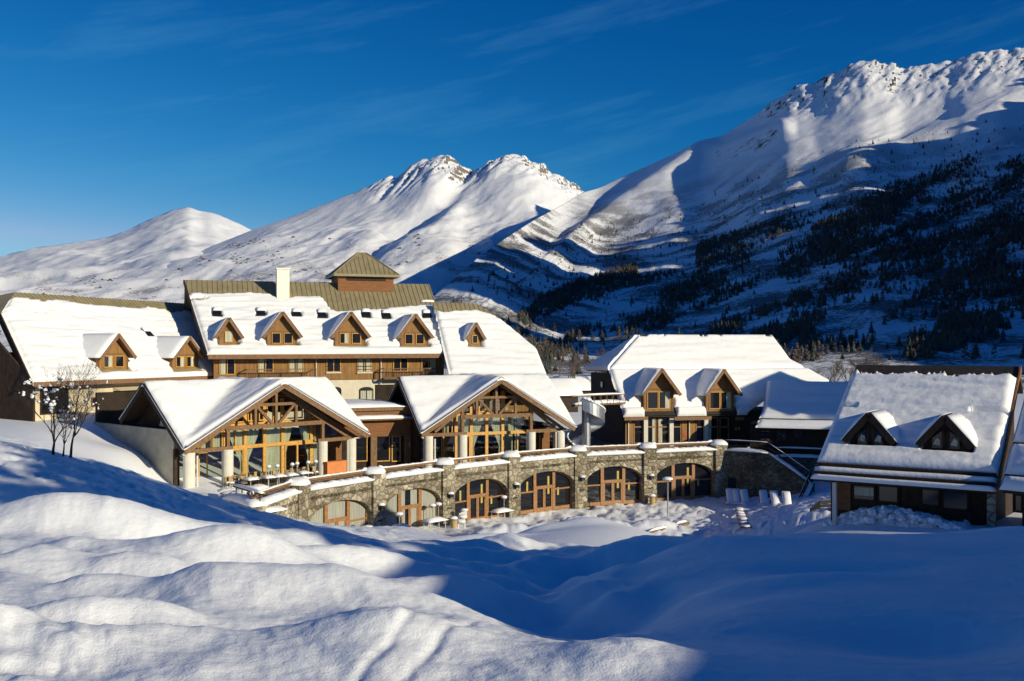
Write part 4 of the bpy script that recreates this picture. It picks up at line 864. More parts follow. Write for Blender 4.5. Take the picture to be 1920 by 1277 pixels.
def arch_bay(A, B, i, has):
    U = (B-A).normalized(); L = (B-A).length; Hh = Vector((U.y, -U.x, 0)); th = .7; x0, x1 = .62, L-.62; zt = ZT-.42
    P = lambda x, z, o=0.0: Vector((A.x, A.y, 0))+U*x+Hh*o+ZV*z
    mb = MB(); n = 28; sp_, cr = ZB+2.15, ZB+3.62
    def az(x):
        if not has: return ZB
        t = (x-(x0+x1)/2)/((x1-x0)/2); return sp_+(cr-sp_)*math.sqrt(max(0, 1-min(1, t*t)))
    xs = [x0+(x1-x0)*(.5-.5*math.cos(math.pi*j/n)) for j in range(n+1)]
    k = 0
    for x in xs:
        z = az(x); mb.v += [tuple(P(x, z)), tuple(P(x, zt)), tuple(P(x, z, -th)), tuple(P(x, zt, -th))]
    for j in range(n):
        b = 4*j; mb.f += [(b, b+4, b+5, b+1), (b+2, b+3, b+7, b+6), (b+1, b+5, b+7, b+3), (b, b+2, b+6, b+4)]
    if has:   # voussoir ring, a hair proud of the wall, in upright stones
        pass
    wallp = mb.build('wall_bay', M['stone'], terr)
    mb = MB(); m_ = 40; rnd = random.Random(i); kk = 0
    for j in range(m_+1):
        x = x0-.02+(x1-x0+.04)*j/m_; hgt = .30+.07*rnd.uniform(-1, 1); e = min(1, 6*min(j, m_-j)/m_+.3)
        for o_, z_ in ((.20, -.10), (.26, .05), (.20, .6*hgt*e), (.0, hgt*e), (-.35, .9*hgt*e), (-.7, .5*hgt*e), (-.75, -.05)):
            mb.v.append(tuple(P(x, zt+z_+.01, o_+(.03*rnd.uniform(-1, 1) if z_ > 0 else 0))))
    for j in range(m_):
        for r in range(6): q = j*7+r; mb.f.append((q, q+7, q+8, q+1))
        q = j*7; mb.f.append((q+6, q+13, q+7, q))
    mb.build('parapet_snow', M['roof_snow'], wallp, smooth=True)
    mb = MB(); mb.beam(P(x0, ZT+.16, -.55), P(x1, ZT+.16, -.55), .16, .16); mb.beam(P(x0, ZT-.02, -.55), P(x1, ZT-.02, -.55), .05, .05)
    for j in range(6): x = x0+(x1-x0)*(j+.5)/6; mb.beam(P(x, zt, -.55), P(x, ZT+.10, -.55), .06, .06)
    hr = mb.build('handrail', M['timber'], terr)
    mb = MB(); m_ = 26
    for j in range(m_+1):
        x = x0+(x1-x0)*j/m_; h_ = .07+.05*rnd.random()+(.12 if j in (0, 1, m_-1, m_) else 0)
        for o_, z_ in ((-.44, 0), (-.46, .6*h_), (-.55, h_), (-.64, .6*h_), (-.66, 0)): mb.v.append(tuple(P(x, ZT+.243+z_, o_)))
    for j in range(m_):
        for r in range(4): q = j*5+r; mb.f.append((q, q+5, q+6, q+1))
    mb.build('handrail_snow', M['roof_snow'], hr, smooth=True)
    if not has: return
    # timber window set in the arch
    o = -.48; mb = MB(); c = (x0+x1)/2; m1, m2 = c-1.12, c+1.12; ztr = ZB+2.15
    for x in (m1, m2): mb.box(P(x-.16, ZB, o-.1), U*.32, Hh*.2, ZV*(az(x)-ZB+.02))
    for xa, xb in ((x0, m1-.16), (m2+.16, x1)):
        mb.box(P(xa, ZB, o-.05), U*.16, Hh*.12, ZV*(sp_-ZB+.1)) if xa == x0 else mb.box(P(xb-.16, ZB, o-.05), U*.16, Hh*.12, ZV*(sp_-ZB+.1))
        mb.box(P(xa, ZB+1.82, o-.05), U*(xb-xa), Hh*.11, ZV*.13); mb.box(P(xa, ZB, o-.05), U*(xb-xa), Hh*.11, ZV*.32)
    mb.box(P(m1+.16, ztr, o-.05), U*(m2-m1-.32), Hh*.13, ZV*.16)
    for x0_, x1_ in ((m1+.16, c-.01), (c+.01, m2-.16)):
        for xx in (x0_, x1_-.13): mb.box(P(xx, ZB+.0, o-.03), U*.13, Hh*.1, ZV*(ztr-ZB))
        mb.box(P(x0_+.13, ZB, o-.03), U*(x1_-x0_-.26), Hh*.1, ZV*.38); mb.box(P(x0_+.13, ztr-.12, o-.03), U*(x1_-x0_-.26), Hh*.1, ZV*.12)
    for j in range(n):                                        # curved head of the frame
        if az(xs[j]) > sp_-.01: mb.beam(P(xs[j], az(xs[j])-.05, o), P(xs[j+1], az(xs[j+1])-.05, o), .12, .12)
    f = mb.build('arched_window', M['frame'], terr)
    mb = MB()
    for j in range(n): mb.poly([P(xs[j], ZB, o-.03), P(xs[j+1], ZB, o-.03), P(xs[j+1], az(xs[j+1]), o-.03), P(xs[j], az(xs[j]), o-.03)])
    mb.build('pane', M['dglass'], f)
    if i in (1, 2):
        mb = MB()
        for xa, xb in ((x0+.25, m1-.2), (m1+.2, c-.45 if i == 2 else m2-.9), (c+.15, m2-.25), (m2+.2, x1-.2)):
            nn = int((xb-xa)/.1)
            for j in range(nn):
                xq, xr = xa+(xb-xa)*j/nn, xa+(xb-xa)*(j+1)/nn; d1_, d2_ = -.015+.012*(j % 2), -.015+.012*((j+1) % 2)
                mb.poly([P(xq, ZB+.3, o+d1_), P(xr, ZB+.3, o+d2_), P(xr, az(xr)-.08, o+d2_), P(xq, az(xq)-.08, o+d1_)])
        mb.build('curtain', M['net'], f)
    else:
        for xa, w_, za, h_ in ((c+.45, .22, 1.5, 1.6), (m2+.5, .2, 1.3, .7), (m1-.9, .2, 1.9, .9))[: (3 if i in (3, 4) else 2)]:
            x = xa; mb = MB()
            for j in range(4): mb.poly([P(x+w_*j/4, ZB+za, o-.012+.008*(j % 2)), P(x+w_*(j+1)/4, ZB+za, o-.012+.008*((j+1) % 2)), P(x+w_*(j+1)/4, min(ZB+za+h_, az(x)-.1), o-.012+.008*((j+1) % 2)), P(x+w_*j/4, min(ZB+za+h_, az(x)-.1), o-.012+.008*(j % 2))])
            mb.build('yellow_strip', M['yellow'], f)  # narrow yellow strip set just before the dark pane
for i in range(7): arch_bay(TP[i], TP[i+1], i, i > 0)
# plastered end of the terrace, turning back to the left
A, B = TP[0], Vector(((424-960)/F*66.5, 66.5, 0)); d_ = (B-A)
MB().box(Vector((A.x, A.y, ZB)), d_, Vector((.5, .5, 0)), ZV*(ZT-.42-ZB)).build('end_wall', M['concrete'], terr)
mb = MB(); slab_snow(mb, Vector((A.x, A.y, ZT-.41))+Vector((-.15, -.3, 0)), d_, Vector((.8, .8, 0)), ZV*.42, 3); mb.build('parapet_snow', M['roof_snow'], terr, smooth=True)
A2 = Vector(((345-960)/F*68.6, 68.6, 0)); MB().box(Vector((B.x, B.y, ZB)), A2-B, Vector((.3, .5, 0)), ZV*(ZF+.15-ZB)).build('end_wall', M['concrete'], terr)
mb = MB(); slab_snow(mb, Vector((B.x, B.y, ZF+.16))+Vector((-.2, -.35, 0)), A2-B, Vector((.8, 1.3, 0)), ZV*.4, 13); slab_snow(mb, Vector((B.x-.5, B.y-.35, ZF+.1)), Vector((1.3, -.5, 0)), Vector((.8, 1.3, 0)), ZV*.75, 14); mb.build('parapet_snow', M['roof_snow'], terr, smooth=True)
mb = MB(); mb.beam(Vector((A.x+.4, A.y+.3, ZT+.3)), Vector((B.x+.4, B.y+.3, ZT+.3)), .14, .14)
for j in range(5): q = A.lerp(B, (j+.5)/5); mb.beam(Vector((q.x+.4, q.y+.3, ZT-.45)), Vector((q.x+.4, q.y+.3, ZT+.25)), .06, .06)
mb.build('handrail', M['dwood'], terr)
mb = MB(); slab_snow(mb, Vector((A.x+.3, A.y+.15, ZT+.37)), B-A, Vector((.2, .3, 0)), ZV*.16, 21); slab_snow(mb, Vector((B.x-.1, B.y-.2, ZF)), A-B, Vector((1.6, 2.6, 0)), ZV*.22, 22); mb.build('floor_snow', M['roof_snow'], terr, smooth=True)
MB().cbox(Vector((A.x-.1, A.y+.25, ZB)), Vector((.7, .35, 0)), Vector((-.3, .6, 0)), ZT-.44-ZB).build('quoin', M['stone'], terr)
# snow lying on the terrace floor
mb = MB(); rnd = random.Random(4)
for k in range(46):
    a = TP[1].lerp(TP[7], rnd.random()); i = rnd.randrange(1, 7); t_ = rnd.random(); p = TP[i].lerp(TP[i+1], t_); Hh = (TP[i+1]-TP[i]).normalized(); Hh = Vector((-Hh.y, Hh.x, 0))
    q = p+Hh*rnd.uniform(1.2, 4.2); mb.blob((q.x, q.y, ZF-.02), (rnd.uniform(.5, 1.3), rnd.uniform(.4, .9), rnd.uniform(.06, .16)), k, 10, 6, flat=.1)
mb.build('floor_snow', M['roof_snow'], terr, smooth=True)

# ---------------------------------------------------------------- building on the right of the terrace
BS = Slope(at(1170, 780, 104), at(1392, 776, 107.2), at(1195, 631, 111.9))
tav = thing('bar_building', Vector((18, 108, ZF)), 'broad snow-roofed building with two tall gabled bays, behind the right end of the terrace', 'building')
U_, H_ = BS.U, BS.H; aB = BS.ua(BS.hit(1195, 631))[1]
Lp = [BS.hit(1170, 780), BS.hit(1141, 693), BS.hit(1196, 631)]; Rp = [BS.hit(1400, 776), BS.hit(1405, 770), BS.hit(1440, 745), BS.hit(1556, 717), BS.hit(1480, 675), BS.hit(1446, 629)]
slab('roof', BS, Lp, Rp, .3, M['darkroof'], tav, 30)
holes = []
for xl, xr, sd in ((1207, 1262, 3), (1324, 1376, 7)):
    u0 = BS.ua(BS.hit(xl, 770))[0]; u1 = BS.ua(BS.hit(xr, 770))[0]
    d, bb = dormer(tav, BS, xl, xr, 771, 2.25, 4.35, 2, 'wood', .95, .45, .3, sd, wz=(.25, 2.05), ww=.38, curt=(0, 1)); holes.append((u0-.1, u1+.35, -1, bb[2]+1.35))
gaps = [(BS.ua(BS.hit(1300, 763))[1], .07), (BS.ua(BS.hit(1300, 693))[1], .06)]
def mk4(U, A, t):
    a2 = BS.ua(BS.hit(1300, 633))[1]
    t = np.where((A > a2) & (fbm(U*.9, U*0, 2, 6)+.4*fbm(U*5, A*3, 2, 7) > .18), -1, t)
    for g, w_ in gaps: t = np.where(np.abs(A-g) < .22, t*np.clip(np.abs(A-g)/.22, .2, 1), t)
    return hole(holes)(U, A, t)
snow_sheet(BS, Lp, Rp, .42, tav, mk4, 41, wave=.07, res=.22)
hp = Slope(BS.hit(1141, 693), at(1097, 692, 117), BS.hit(1196, 631)) 
Lh = [at(1097, 692, 117), BS.hit(1195, 631)]; hs = Slope(at(1097, 692, 117), BS.hit(1141, 693), BS.hit(1195, 631))
slab('roof_hip', hs, [at(1097, 692, 117), BS.hit(1195, 631)], [BS.hit(1141, 693), BS.hit(1195, 631)], .25, M['darkroof'], tav)
snow_sheet(hs, [at(1097, 692, 117), BS.hit(1195, 631)], [BS.hit(1141, 693), BS.hit(1195.5, 631)], .36, tav, None, 43, edge=(1, .2, 1, 0))
e0, e1 = BS.hit(1170, 780), BS.hit(1141, 693); e2 = at(1097, 692, 117)
gw = [Vector((e0.x, e0.y, ZF))+U_*.7-H_*.9, e0+U_*.7-H_*.9+ZV*.4, e1+U_*.7-ZV*.4, e2+U_*.7-ZV*.4, Vector((e2.x, e2.y, ZF))+U_*.7]
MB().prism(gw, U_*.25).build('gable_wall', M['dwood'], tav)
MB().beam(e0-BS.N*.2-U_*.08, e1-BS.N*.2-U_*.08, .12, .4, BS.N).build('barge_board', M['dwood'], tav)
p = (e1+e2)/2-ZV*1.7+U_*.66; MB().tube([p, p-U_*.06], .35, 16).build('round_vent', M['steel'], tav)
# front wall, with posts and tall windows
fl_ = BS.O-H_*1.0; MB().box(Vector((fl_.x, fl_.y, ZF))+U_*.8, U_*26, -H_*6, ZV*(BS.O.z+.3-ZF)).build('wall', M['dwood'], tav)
fpB = Pl(fl_+H_*.03, H_)
for x0, x1, cu in ((1188, 1206, 0), (1212, 1230, 4), (1233, 1254, 1), (1260, 1277, 0), (1304, 1320, 0), (1325, 1346, 1), (1349, 1366, 0)):
    p, a, h = wq(fpB, U_, x0, 783, x1, 832); f = window(tav, p, a, h, H_, M['frame'], cu, bars=0, fw=.1)
    MB().box(p+ZV*h*.62+H_*.01, a, H_*.08, ZV*.12).build('transom', M['frame'], f)
for x in (1209, 1257, 1322): 
    p = fpB.hit(x, 810); MB().box(Vector((p.x, p.y, ZF))-U_*.22, U_*.44, H_*.35, ZV*3.4).build('pillar', M['column'], tav)
for x0, x1 in ((1172, 1187), (1278, 1287), (1289, 1303)):
    p, a, h = wq(fpB, U_, x0, 783, x1, 832); MB().box(p, a, H_*.12, ZV*h).build('board_panel', M['wood'], tav)
p, a, h = wq(fpB, U_, 1281, 813, 1287, 819); MB().box(p+H_*.13, a, H_*.02, ZV*h).build('red_notice', mk('red_notice', (.45, .06, .04), .6), tav)
for xa, xb in ((1170, 1214), (1264, 1333), (1378, 1394)):
    p, q = BS.hit(xa, 781), BS.hit(xb, 779); MB().box(p+H_*.06-ZV*.4, U_*(q-p).dot(U_), H_*.07, ZV*.36).build('fascia', M['fascia'], tav)
for x in (1177, 1291):
    p = fpB.hit(x, 800)+H_*.2; MB().tube([p+H_*.9+ZV*.95+U_*.5, p+ZV*.5, Vector((p.x, p.y, ZF))], .07, 8).build('downpipe', M['column'], tav)
p, a, h = wq(fpB, U_, 1375, 799, 1389, 808); f = window(tav, p+H_*.05, a, h, H_, M['dwood'], 0, glass='yellow')
tav_rail = None

# ---------------------------------------------------------------- low shaded link roof between the bar building and the hut
LS = Slope(at(1395, 799, 101.5), at(1560, 803, 99), at(1437, 717, 108.5))
lk = thing('shaded_wing', Vector((27, 104, ZF)), 'low wing in blue shade under a smooth snow roof, left of the near right-hand hut', 'building')
Lp = [LS.hit(1418, 800), LS.hit(1432, 765), LS.hit(1437, 718)]; Rp = [LS.hit(1640, 805), LS.hit(1640, 720)]
slab('roof', LS, Lp, Rp, .25, M['darkroof'], lk)
ag = LS.ua(LS.hit(1500, 787))[1]
snow_sheet(LS, Lp, Rp, .36, lk, None, 51, a_rng=(ag+.12, LS.ua(LS.hit(1500, 717))[1]), wave=.05, res=.3)
snow_sheet(LS, Lp, Rp, .22, lk, None, 52, a_rng=(-.15, ag-.05), wave=.04, res=.3)
MB().box(Vector((LS.O.x, LS.O.y, ZF-2))-LS.H*1.2+LS.U*.5, LS.U*13, -LS.H*5, ZV*(LS.O.z-ZF+2.2)).build('wall', M['dwood'], lk)
fpL = Pl(LS.O-LS.H*1.17, LS.H)
for x0, x1, y0, y1 in ((1425, 1445, 806, 828), (1455, 1475, 806, 828), (1488, 1505, 806, 822)):
    p, a, h = wq(fpL, LS.U, x0, y0, x1, y1); window(lk, p, a, h, LS.H, M['dwood'], 0)
# ---------------------------------------------------------------- outside stair running down from the terrace
sw = thing('outside_stair', Vector((23, 95, ZB)), 'dark stone stair wall with snowy handrail descending right of the terrace', 'stair')
a = TP[7]; b = at(1440, 850, 95.5); c = at(1520, 900, 92); e = at(1497, 946, 89)
q = [Vector((a.x+.5, a.y, ZB)), Vector((a.x+.5, a.y, ZT-.55)), Vector((b.x, b.y, ZT-.55)), Vector((c.x, c.y, ZB+2.3)), Vector((c.x, c.y, ZB))]
MB().prism(q, Vector((.15, .6, 0))).build('wall', M['dstone'], sw)
def rail(mb, p, q, h, w_, t): mb.beam(p+ZV*h, q+ZV*h, w_, t)
mb = MB(); sn = MB()
pl_ = [Vector((a.x+.5, a.y, ZT-.55)), Vector((b.x, b.y, ZT-.55)), Vector((c.x, c.y, ZB+2.3)), Vector((e.x, e.y, ZB+.3))]
for i in range(3):
    if i < 2: slab_snow(sn, pl_[i]+Vector((-.05, -.2, .01)), pl_[i+1]-pl_[i], Vector((.25, .9, 0)), ZV*.3, i)
    else: slab_snow(sn, pl_[i]+Vector((-.1, 0, .01)), pl_[i+1]-pl_[i], Vector((.5, .2, 0)), ZV*.25, i)
    rail(mb, pl_[i]+Vector((.1, .3, 0)), pl_[i+1]+Vector((.1, .3, 0)), .95, .08, .1); rail(mb, pl_[i]+Vector((.1, .3, 0)), pl_[i+1]+Vector((.1, .3, 0)), .5, .05, .06)
    for k in range(5): z_ = pl_[i].lerp(pl_[i+1], k/4)+Vector((.1, .3, 0)); mb.beam(z_, z_+ZV*.95, .05, .05)
    slab_snow(sn, pl_[i]+Vector((.04, .26, 1.01)), pl_[i+1]-pl_[i], Vector((.02, .1, 0)), ZV*.07, i+9)
MB().prism([pl_[2], pl_[3], Vector((e.x, e.y, ZB)), Vector((c.x, c.y, ZB))], Vector((.4, .1, 0))).build('wall', M['dstone'], sw)
hr = mb.build('handrail', M['dwood'], sw); sn.build('wall_snow', M['roof_snow'], sw, smooth=True)
st = MB()
for k in range(12):
    t0 = pl_[1].lerp(pl_[2], k/12); st.box(t0+Vector((.3, .6, -.5)), (pl_[2]-pl_[1])*(1/12)*Vector((1, 1, 0)).length/1.414 if 0 else Vector(((pl_[2]-pl_[1]).x/12, (pl_[2]-pl_[1]).y/12, 0)), Vector((.4, 1.6, 0)), ZV*.3)
st.build('step', M['dstone'], sw)
p = pl_[0].lerp(pl_[1], .25); MB().box(Vector((p.x-.8, p.y-.12, ZB)), Vector((1.5, -.04, 0)), Vector((0, .05, 0)), ZV*2.1).build('doorway', M['black'], sw)
# parapet that carries on behind the stair
mb = MB(); p, q = at(1452, 846, 101), at(1560, 850, 99); mb.box(Vector((p.x, p.y, ZB)), Vector((q.x-p.x, q.y-p.y, 0)), Vector((0, .5, 0)), ZV*(p.z-.5-ZB)); pw = mb.build('rear_wall', M['dstone'], sw)
mb = MB(); slab_snow(mb, Vector((p.x, p.y-.2, p.z-.5)), Vector((q.x-p.x, q.y-p.y, 0)), Vector((0, .8, 0)), ZV*.28, 4); slab_snow(mb, Vector((p.x, p.y-.0, p.z+.35)), Vector((q.x-p.x, q.y-p.y, 0)), Vector((0, .3, 0)), ZV*.15, 5); mb.build('wall_snow', M['roof_snow'], pw, smooth=True)
MB().beam(Vector((p.x, p.y+.15, p.z+.28)), Vector((q.x, q.y+.15, p.z+.28)), .1, .1).build('handrail', M['dwood'], pw)

# ---------------------------------------------------------------- near hut on the right
HS = Slope(at(1523, 893, 50.8), at(1865, 917, 46.2), at(1604, 690, 57.4))
hut = thing('ski_hut', Vector((19, 51, -8.6)), 'near hut with grey-lit snow roof and two dark triangular dormers, right side', 'hut')
U_, H_ = HS.U, HS.H; aH = HS.ua(HS.hit(1604, 690))[1]
Lp = [HS.hit(1523, 893), HS.hit(1604, 690)]; Rp = [HS.hit(1865, 917), HS.hit(1910, 687)]
slab('roof', HS, Lp, Rp, .3, M['darkroof'], hut)
rl, rr = HS.hit(1604, 690), HS.hit(1910, 687)
MB().prism([rl-ZV*.02, rl-H_*1.8-ZV*1.2, rl-H_*1.8-ZV*1.5, rl-ZV*.33], rr-rl).build('rear_roof', M['darkroof'], hut)
holes = []
for xl, xr, yb, sd in ((1596, 1670, 841, 5), (1734, 1815, 849, 9)):
    d, bb = dormer(hut, HS, xl, xr, yb, .62, 1.72, 0, 'dwood', .38, .26, .24, sd, wz=(.3, .6), tri=True, trim='dwood'); holes.append((bb[0]-.1, bb[1]+.3, bb[2]-.25, bb[2]+.55))
    for q_ in (-1, 1):
        um = (bb[0]+bb[1])/2+q_*.40; o = HS.P(um, bb[2])+H_*.08+ZV*.22; w2 = .23
        MB().prism([o-U_*w2, o+U_*w2, o+U_*w2*.9+ZV*(.48 if q_ > 0 else .82), o-U_*w2*.9+ZV*(.82 if q_ > 0 else .48)], H_*.02).build('pane', M['dglass'], d)
        MB().prism([o-U_*w2*.8+ZV*.18, o+U_*w2*.5+ZV*.12, o+U_*w2*.6+ZV*.4, o-U_*w2*.1+ZV*.5], H_*.035).build('curtain', M['curtain'], d)
agl = [HS.ua(HS.hit(1523, 872))[1], HS.ua(HS.hit(1570, 768))[1]]
def mk5(U, A, t):
    t = np.where(A > aH-1.15+.7*np.abs(fbm(U*2.6, U*0, 4, 12, .7))+.5*fbm(U*.5, U*0, 3, 3), -1, t)
    t = np.where((np.abs(A-agl[1]) < .16) & ((U < 1.0) | (U > 6.6)), .02, t)
    return hole(holes)(U, A, t)
snow_sheet(HS, Lp, Rp, .36, hut, mk5, 61, a_rng=(agl[0]+.07, aH), wave=.09, res=.09)
snow_sheet(HS, Lp, Rp, .24, hut, None, 62, a_rng=(.29, agl[0]-.05), wave=.05, res=.2)
snow_sheet(HS, Lp, Rp, .17, hut, None, 63, a_rng=(-.14, .14), wave=.03, res=.2, rnd=.2)
sg_ = MB()
for a_ in (agl[0]+.01, .21): sg_.box(HS.P(0, a_-.04, .05), HS.P(HS.ua(Rp[0])[0], a_-.04, .05)-HS.P(0, a_-.04, .05), HS.A*.05, HS.N*.15)
sg_.build('snow_guard', M['dwood'], hut)
mb = MB(); mb.beam(Rp[0]-HS.N*.12+U_*.1, Rp[1]-HS.N*.12+U_*.1, .08, .38, HS.N); mb.build('barge_board', M['woodr'], hut)
zg = -9.8; wl = HS.O-H_*1.1+U_*.6; Lw = HS.ua(Rp[0])[0]-1.0
MB().box(Vector((wl.x, wl.y, zg)), U_*Lw, -H_*.35, ZV*(HS.O.z+.6-zg)).build('wall', M['dwood'], hut)
MB().box(Vector((wl.x, wl.y, zg))-H_*8.2, U_*Lw, -H_*.35, ZV*(rl.z-1.35-zg)).build('wall', M['dwood'], hut)
for uu in (0, Lw-.3):
    w0 = Vector((wl.x, wl.y, 0))+U_*uu
    MB().prism([w0+ZV*zg-H_*.36, w0+ZV*(HS.O.z+.6)-H_*.36, Vector((w0.x, w0.y, 0))-H_*6.6+ZV*(rl.z-.45), w0+ZV*(rl.z-1.4)-H_*8.2, w0+ZV*zg-H_*8.2], U_*.3).build('gable_wall', M['dwood'], hut)
fpH = Pl(wl+H_*.03, H_)
for x0, x1, y0, y1 in ((1598, 1642, 907, 938), (1645, 1686, 908, 942), (1726, 1763, 914, 948), (1766, 1817, 918, 955)):
    p, a, h = wq(fpH, U_, x0, y0, x1, y1); f = window(hut, p, a, h, H_, M['dwood'], 0, bars=0, glass='dglass')
p, a, h = wq(fpH, U_, 1600, 909, 1641, 934); MB().box(p+H_*.03+a*.05+ZV*h*.25, a*.9, H_*.012, ZV*h*.6).build('curtain', M['curtain'], hut)  # pale panel stands in for the lit yellowish room inside
p, a, h = wq(fpH, U_, 1569, 900, 1595, 955); MB().box(p, a, H_*.06, ZV*h).build('door', M['woodr'], hut)
for x, yb, mt in ((1565, 955, 'column'), (1860, 985, 'stone')):
    p = Pl(HS.O-H_*.5, H_).hit(x, 930); MB().cbox(Vector((p.x, p.y, zg)), U_*(.2 if mt == 'column' else .38), H_*(.2 if mt == 'column' else .38), HS.O.z+.2-zg).build('post', M[mt], hut)
# its neighbour at the edge of the picture
NS = Slope(at(1876, 914, 45.6), at(2100, 935, 41.5), at(1940, 700, 52.8))
nb = thing('ski_hut', Vector((25, 46, -8.5)), 'dark neighbouring hut cut off by the right edge of the photo', 'hut')
Lp = [NS.hit(1877, 914), NS.hit(1935, 700)]; Rp = [NS.hit(2250, 945), NS.hit(2250, 700)]
slab('roof', NS, Lp, Rp, .3, M['darkroof'], nb)
g_ = NS.ua(NS.hit(1885, 892))[1]; g2 = NS.ua(NS.hit(1900, 833))[1]
snow_sheet(NS, Lp, Rp, .3, nb, None, 71, a_rng=(g2+.15, NS.ua(NS.hit(1935, 700))[1]-.3), res=.25)
snow_sheet(NS, Lp, Rp, .3, nb, None, 72, a_rng=(g_+.1, g2-.05), res=.25); snow_sheet(NS, Lp, Rp, .3, nb, None, 73, a_rng=(-.1, g_-.05), res=.25)
MB().box(Vector((NS.O.x, NS.O.y, zg))-NS.H*1.1+NS.U*.4, NS.U*9, -NS.H*6.5, ZV*(NS.O.z+.6-zg)).build('wall', M['dwood'], nb)
p, a, h = wq(Pl(NS.O-NS.H*1.07, NS.H), NS.U, 1900, 925, 1935, 960); window(nb, p, a, h, NS.H, M['dwood'], 0)

# unseen chalet added past the right edge to shade the link roof and stair
bc = thing('shade_chalet', Vector((57, 80, -12)), 'unseen steep-roofed chalet added past the right edge to cast shade', 'chalet')
for y0, y1, zr_, nm in ((70.5, 86.6, .3, 'low_wing'), (86.6, 96, 6.0, 'tall_block')):
    MB().box((50.2, y0+.4, -14), (13, 0, 0), (0, y1-y0-.8, 0), (0, 0, 11+zr_*.4)).build('wall', M['dwood'], bc)
    r0 = [(49.9, y0, zr_-4.5), (53, y0, zr_), (64, y0, zr_-5.5)]; L_ = y1-y0
    MB().prism([r0[0], r0[1], (r0[1][0], y0, zr_-.3), (r0[0][0]+.3, y0, zr_-4.7)], (0, L_, 0)).prism([r0[1], r0[2], (r0[2][0]-.3, y0, zr_-5.7), (r0[1][0], y0, zr_-.3)], (0, L_, 0)).build('roof', M['darkroof'], bc)
    for yy in (y0+.45, y1-.65): MB().prism([(50.3, yy, zr_-6), (50.3, yy, zr_-4.3), (53, yy, zr_-.35), (63, yy, zr_-5.4), (63, yy, zr_-6)], (0, .2, 0)).build('gable', M['dwood'], bc)
    mb = MB(); slab_snow(mb, (49.9, y0, zr_-4.45), (0, L_, 0), (3.1, 0, 4.5), (-.2, 0, .3), 3); slab_snow(mb, (53, y0, zr_+.05), (11, 0, -5.5), (0, L_, 0), (0, 0, .45), 4); mb.build('roof_snow', M['roof_snow'], bc, smooth=True)
# ---------------------------------------------------------------- spiral stair by the farther pavilion
c = at(1099, 800, 96.5); sp_ = thing('spiral_stair', Vector((c.x, c.y, ZF)), 'spiral stair winding round a galvanised steel column beside the farther pavilion', 'stair')
zt = at(0, 752, 96.5).z
MB().tube([Vector((c.x, c.y, ZF)), Vector((c.x, c.y, zt))], [.42, .42], 20).build('column', M['steel'], sp_)
mb = MB(); mb.blob((c.x, c.y, zt+.0), (.55, .55, .38), 4, 12, 6, flat=.1, jit=.05); mb.build('snow_cap', M['roof_snow'], sp_, smooth=True)
n = 30; z0, z1 = ZF+.2, at(0, 764, 96.5).z; stp = MB(); sh = MB(); sno = MB(); R0, R1 = .42, 1.75
for k in range(n):
    a0 = math.radians(225-330*k/n+360); a1 = math.radians(225-330*(k+1)/n+360); z = z0+(z1-z0)*k/n; z_ = z0+(z1-z0)*(k+1)/n
    P = lambda r, a, zz: Vector((c.x+r*math.cos(a), c.y+r*math.sin(a), zz))
    stp.prism([P(R0, a0, z), P(R1, a0, z), P(R1, a1, z), P(R0, a1, z)], ZV*.08)
    sno.prism([P(R0+.05, a0, z+.085), P(R1, a0, z+.085), P(R1, a1, z+.085), P(R0+.05, a1, z+.085)], ZV*.16)
    sh.poly([P(R1+.02, a0, z-.15), P(R1+.02, a1, z_-.15), P(R1+.02, a1, z_+1.0), P(R1+.02, a0, z+1.0)])
    sno.prism([P(R1-.04, a0, z+1.0), P(R1+.12, a0, z+1.0), P(R1+.12, a1, z_+1.0), P(R1-.04, a1, z_+1.0)], ZV*.14)
stp.build('step', M['steel'], sp_); sh.build('balustrade', M['steel'], sp_); sno.build('stair_snow', M['roof_snow'], sp_, smooth=True)
p, q = Vector((c.x+.3, c.y+1, z1)), Vector((c.x+4.4, c.y+6, z1)); d_ = q-p; mb = MB(); mb.box(p-Vector((1.6, 0, 0)), d_+Vector((1.6, 0, 0)), Vector((0, 1.3, 0)), ZV*.18)
for o_ in (0, 1.25): mb.beam(p+Vector((-1.6, o_, 1.0)), q+Vector((0, o_, 1.0)), .08, .08); [mb.beam(p.lerp(q, k/6)+Vector((0, o_, .1)), p.lerp(q, k/6)+Vector((0, o_, 1.0)), .05, .05) for k in range(7)]
mb.build('gangway', M['timber'], sp_); mb = MB(); slab_snow(mb, p-Vector((1.7, .05, -.19)), d_+Vector((1.7, 0, 0)), Vector((0, 1.4, 0)), ZV*.3, 2); slab_snow(mb, p+Vector((-1.7, -.08, 1.05)), d_+Vector((1.6, 0, 0)), Vector((0, .2, 0)), ZV*.14, 3); mb.build('gangway_snow', M['roof_snow'], sp_, smooth=True)
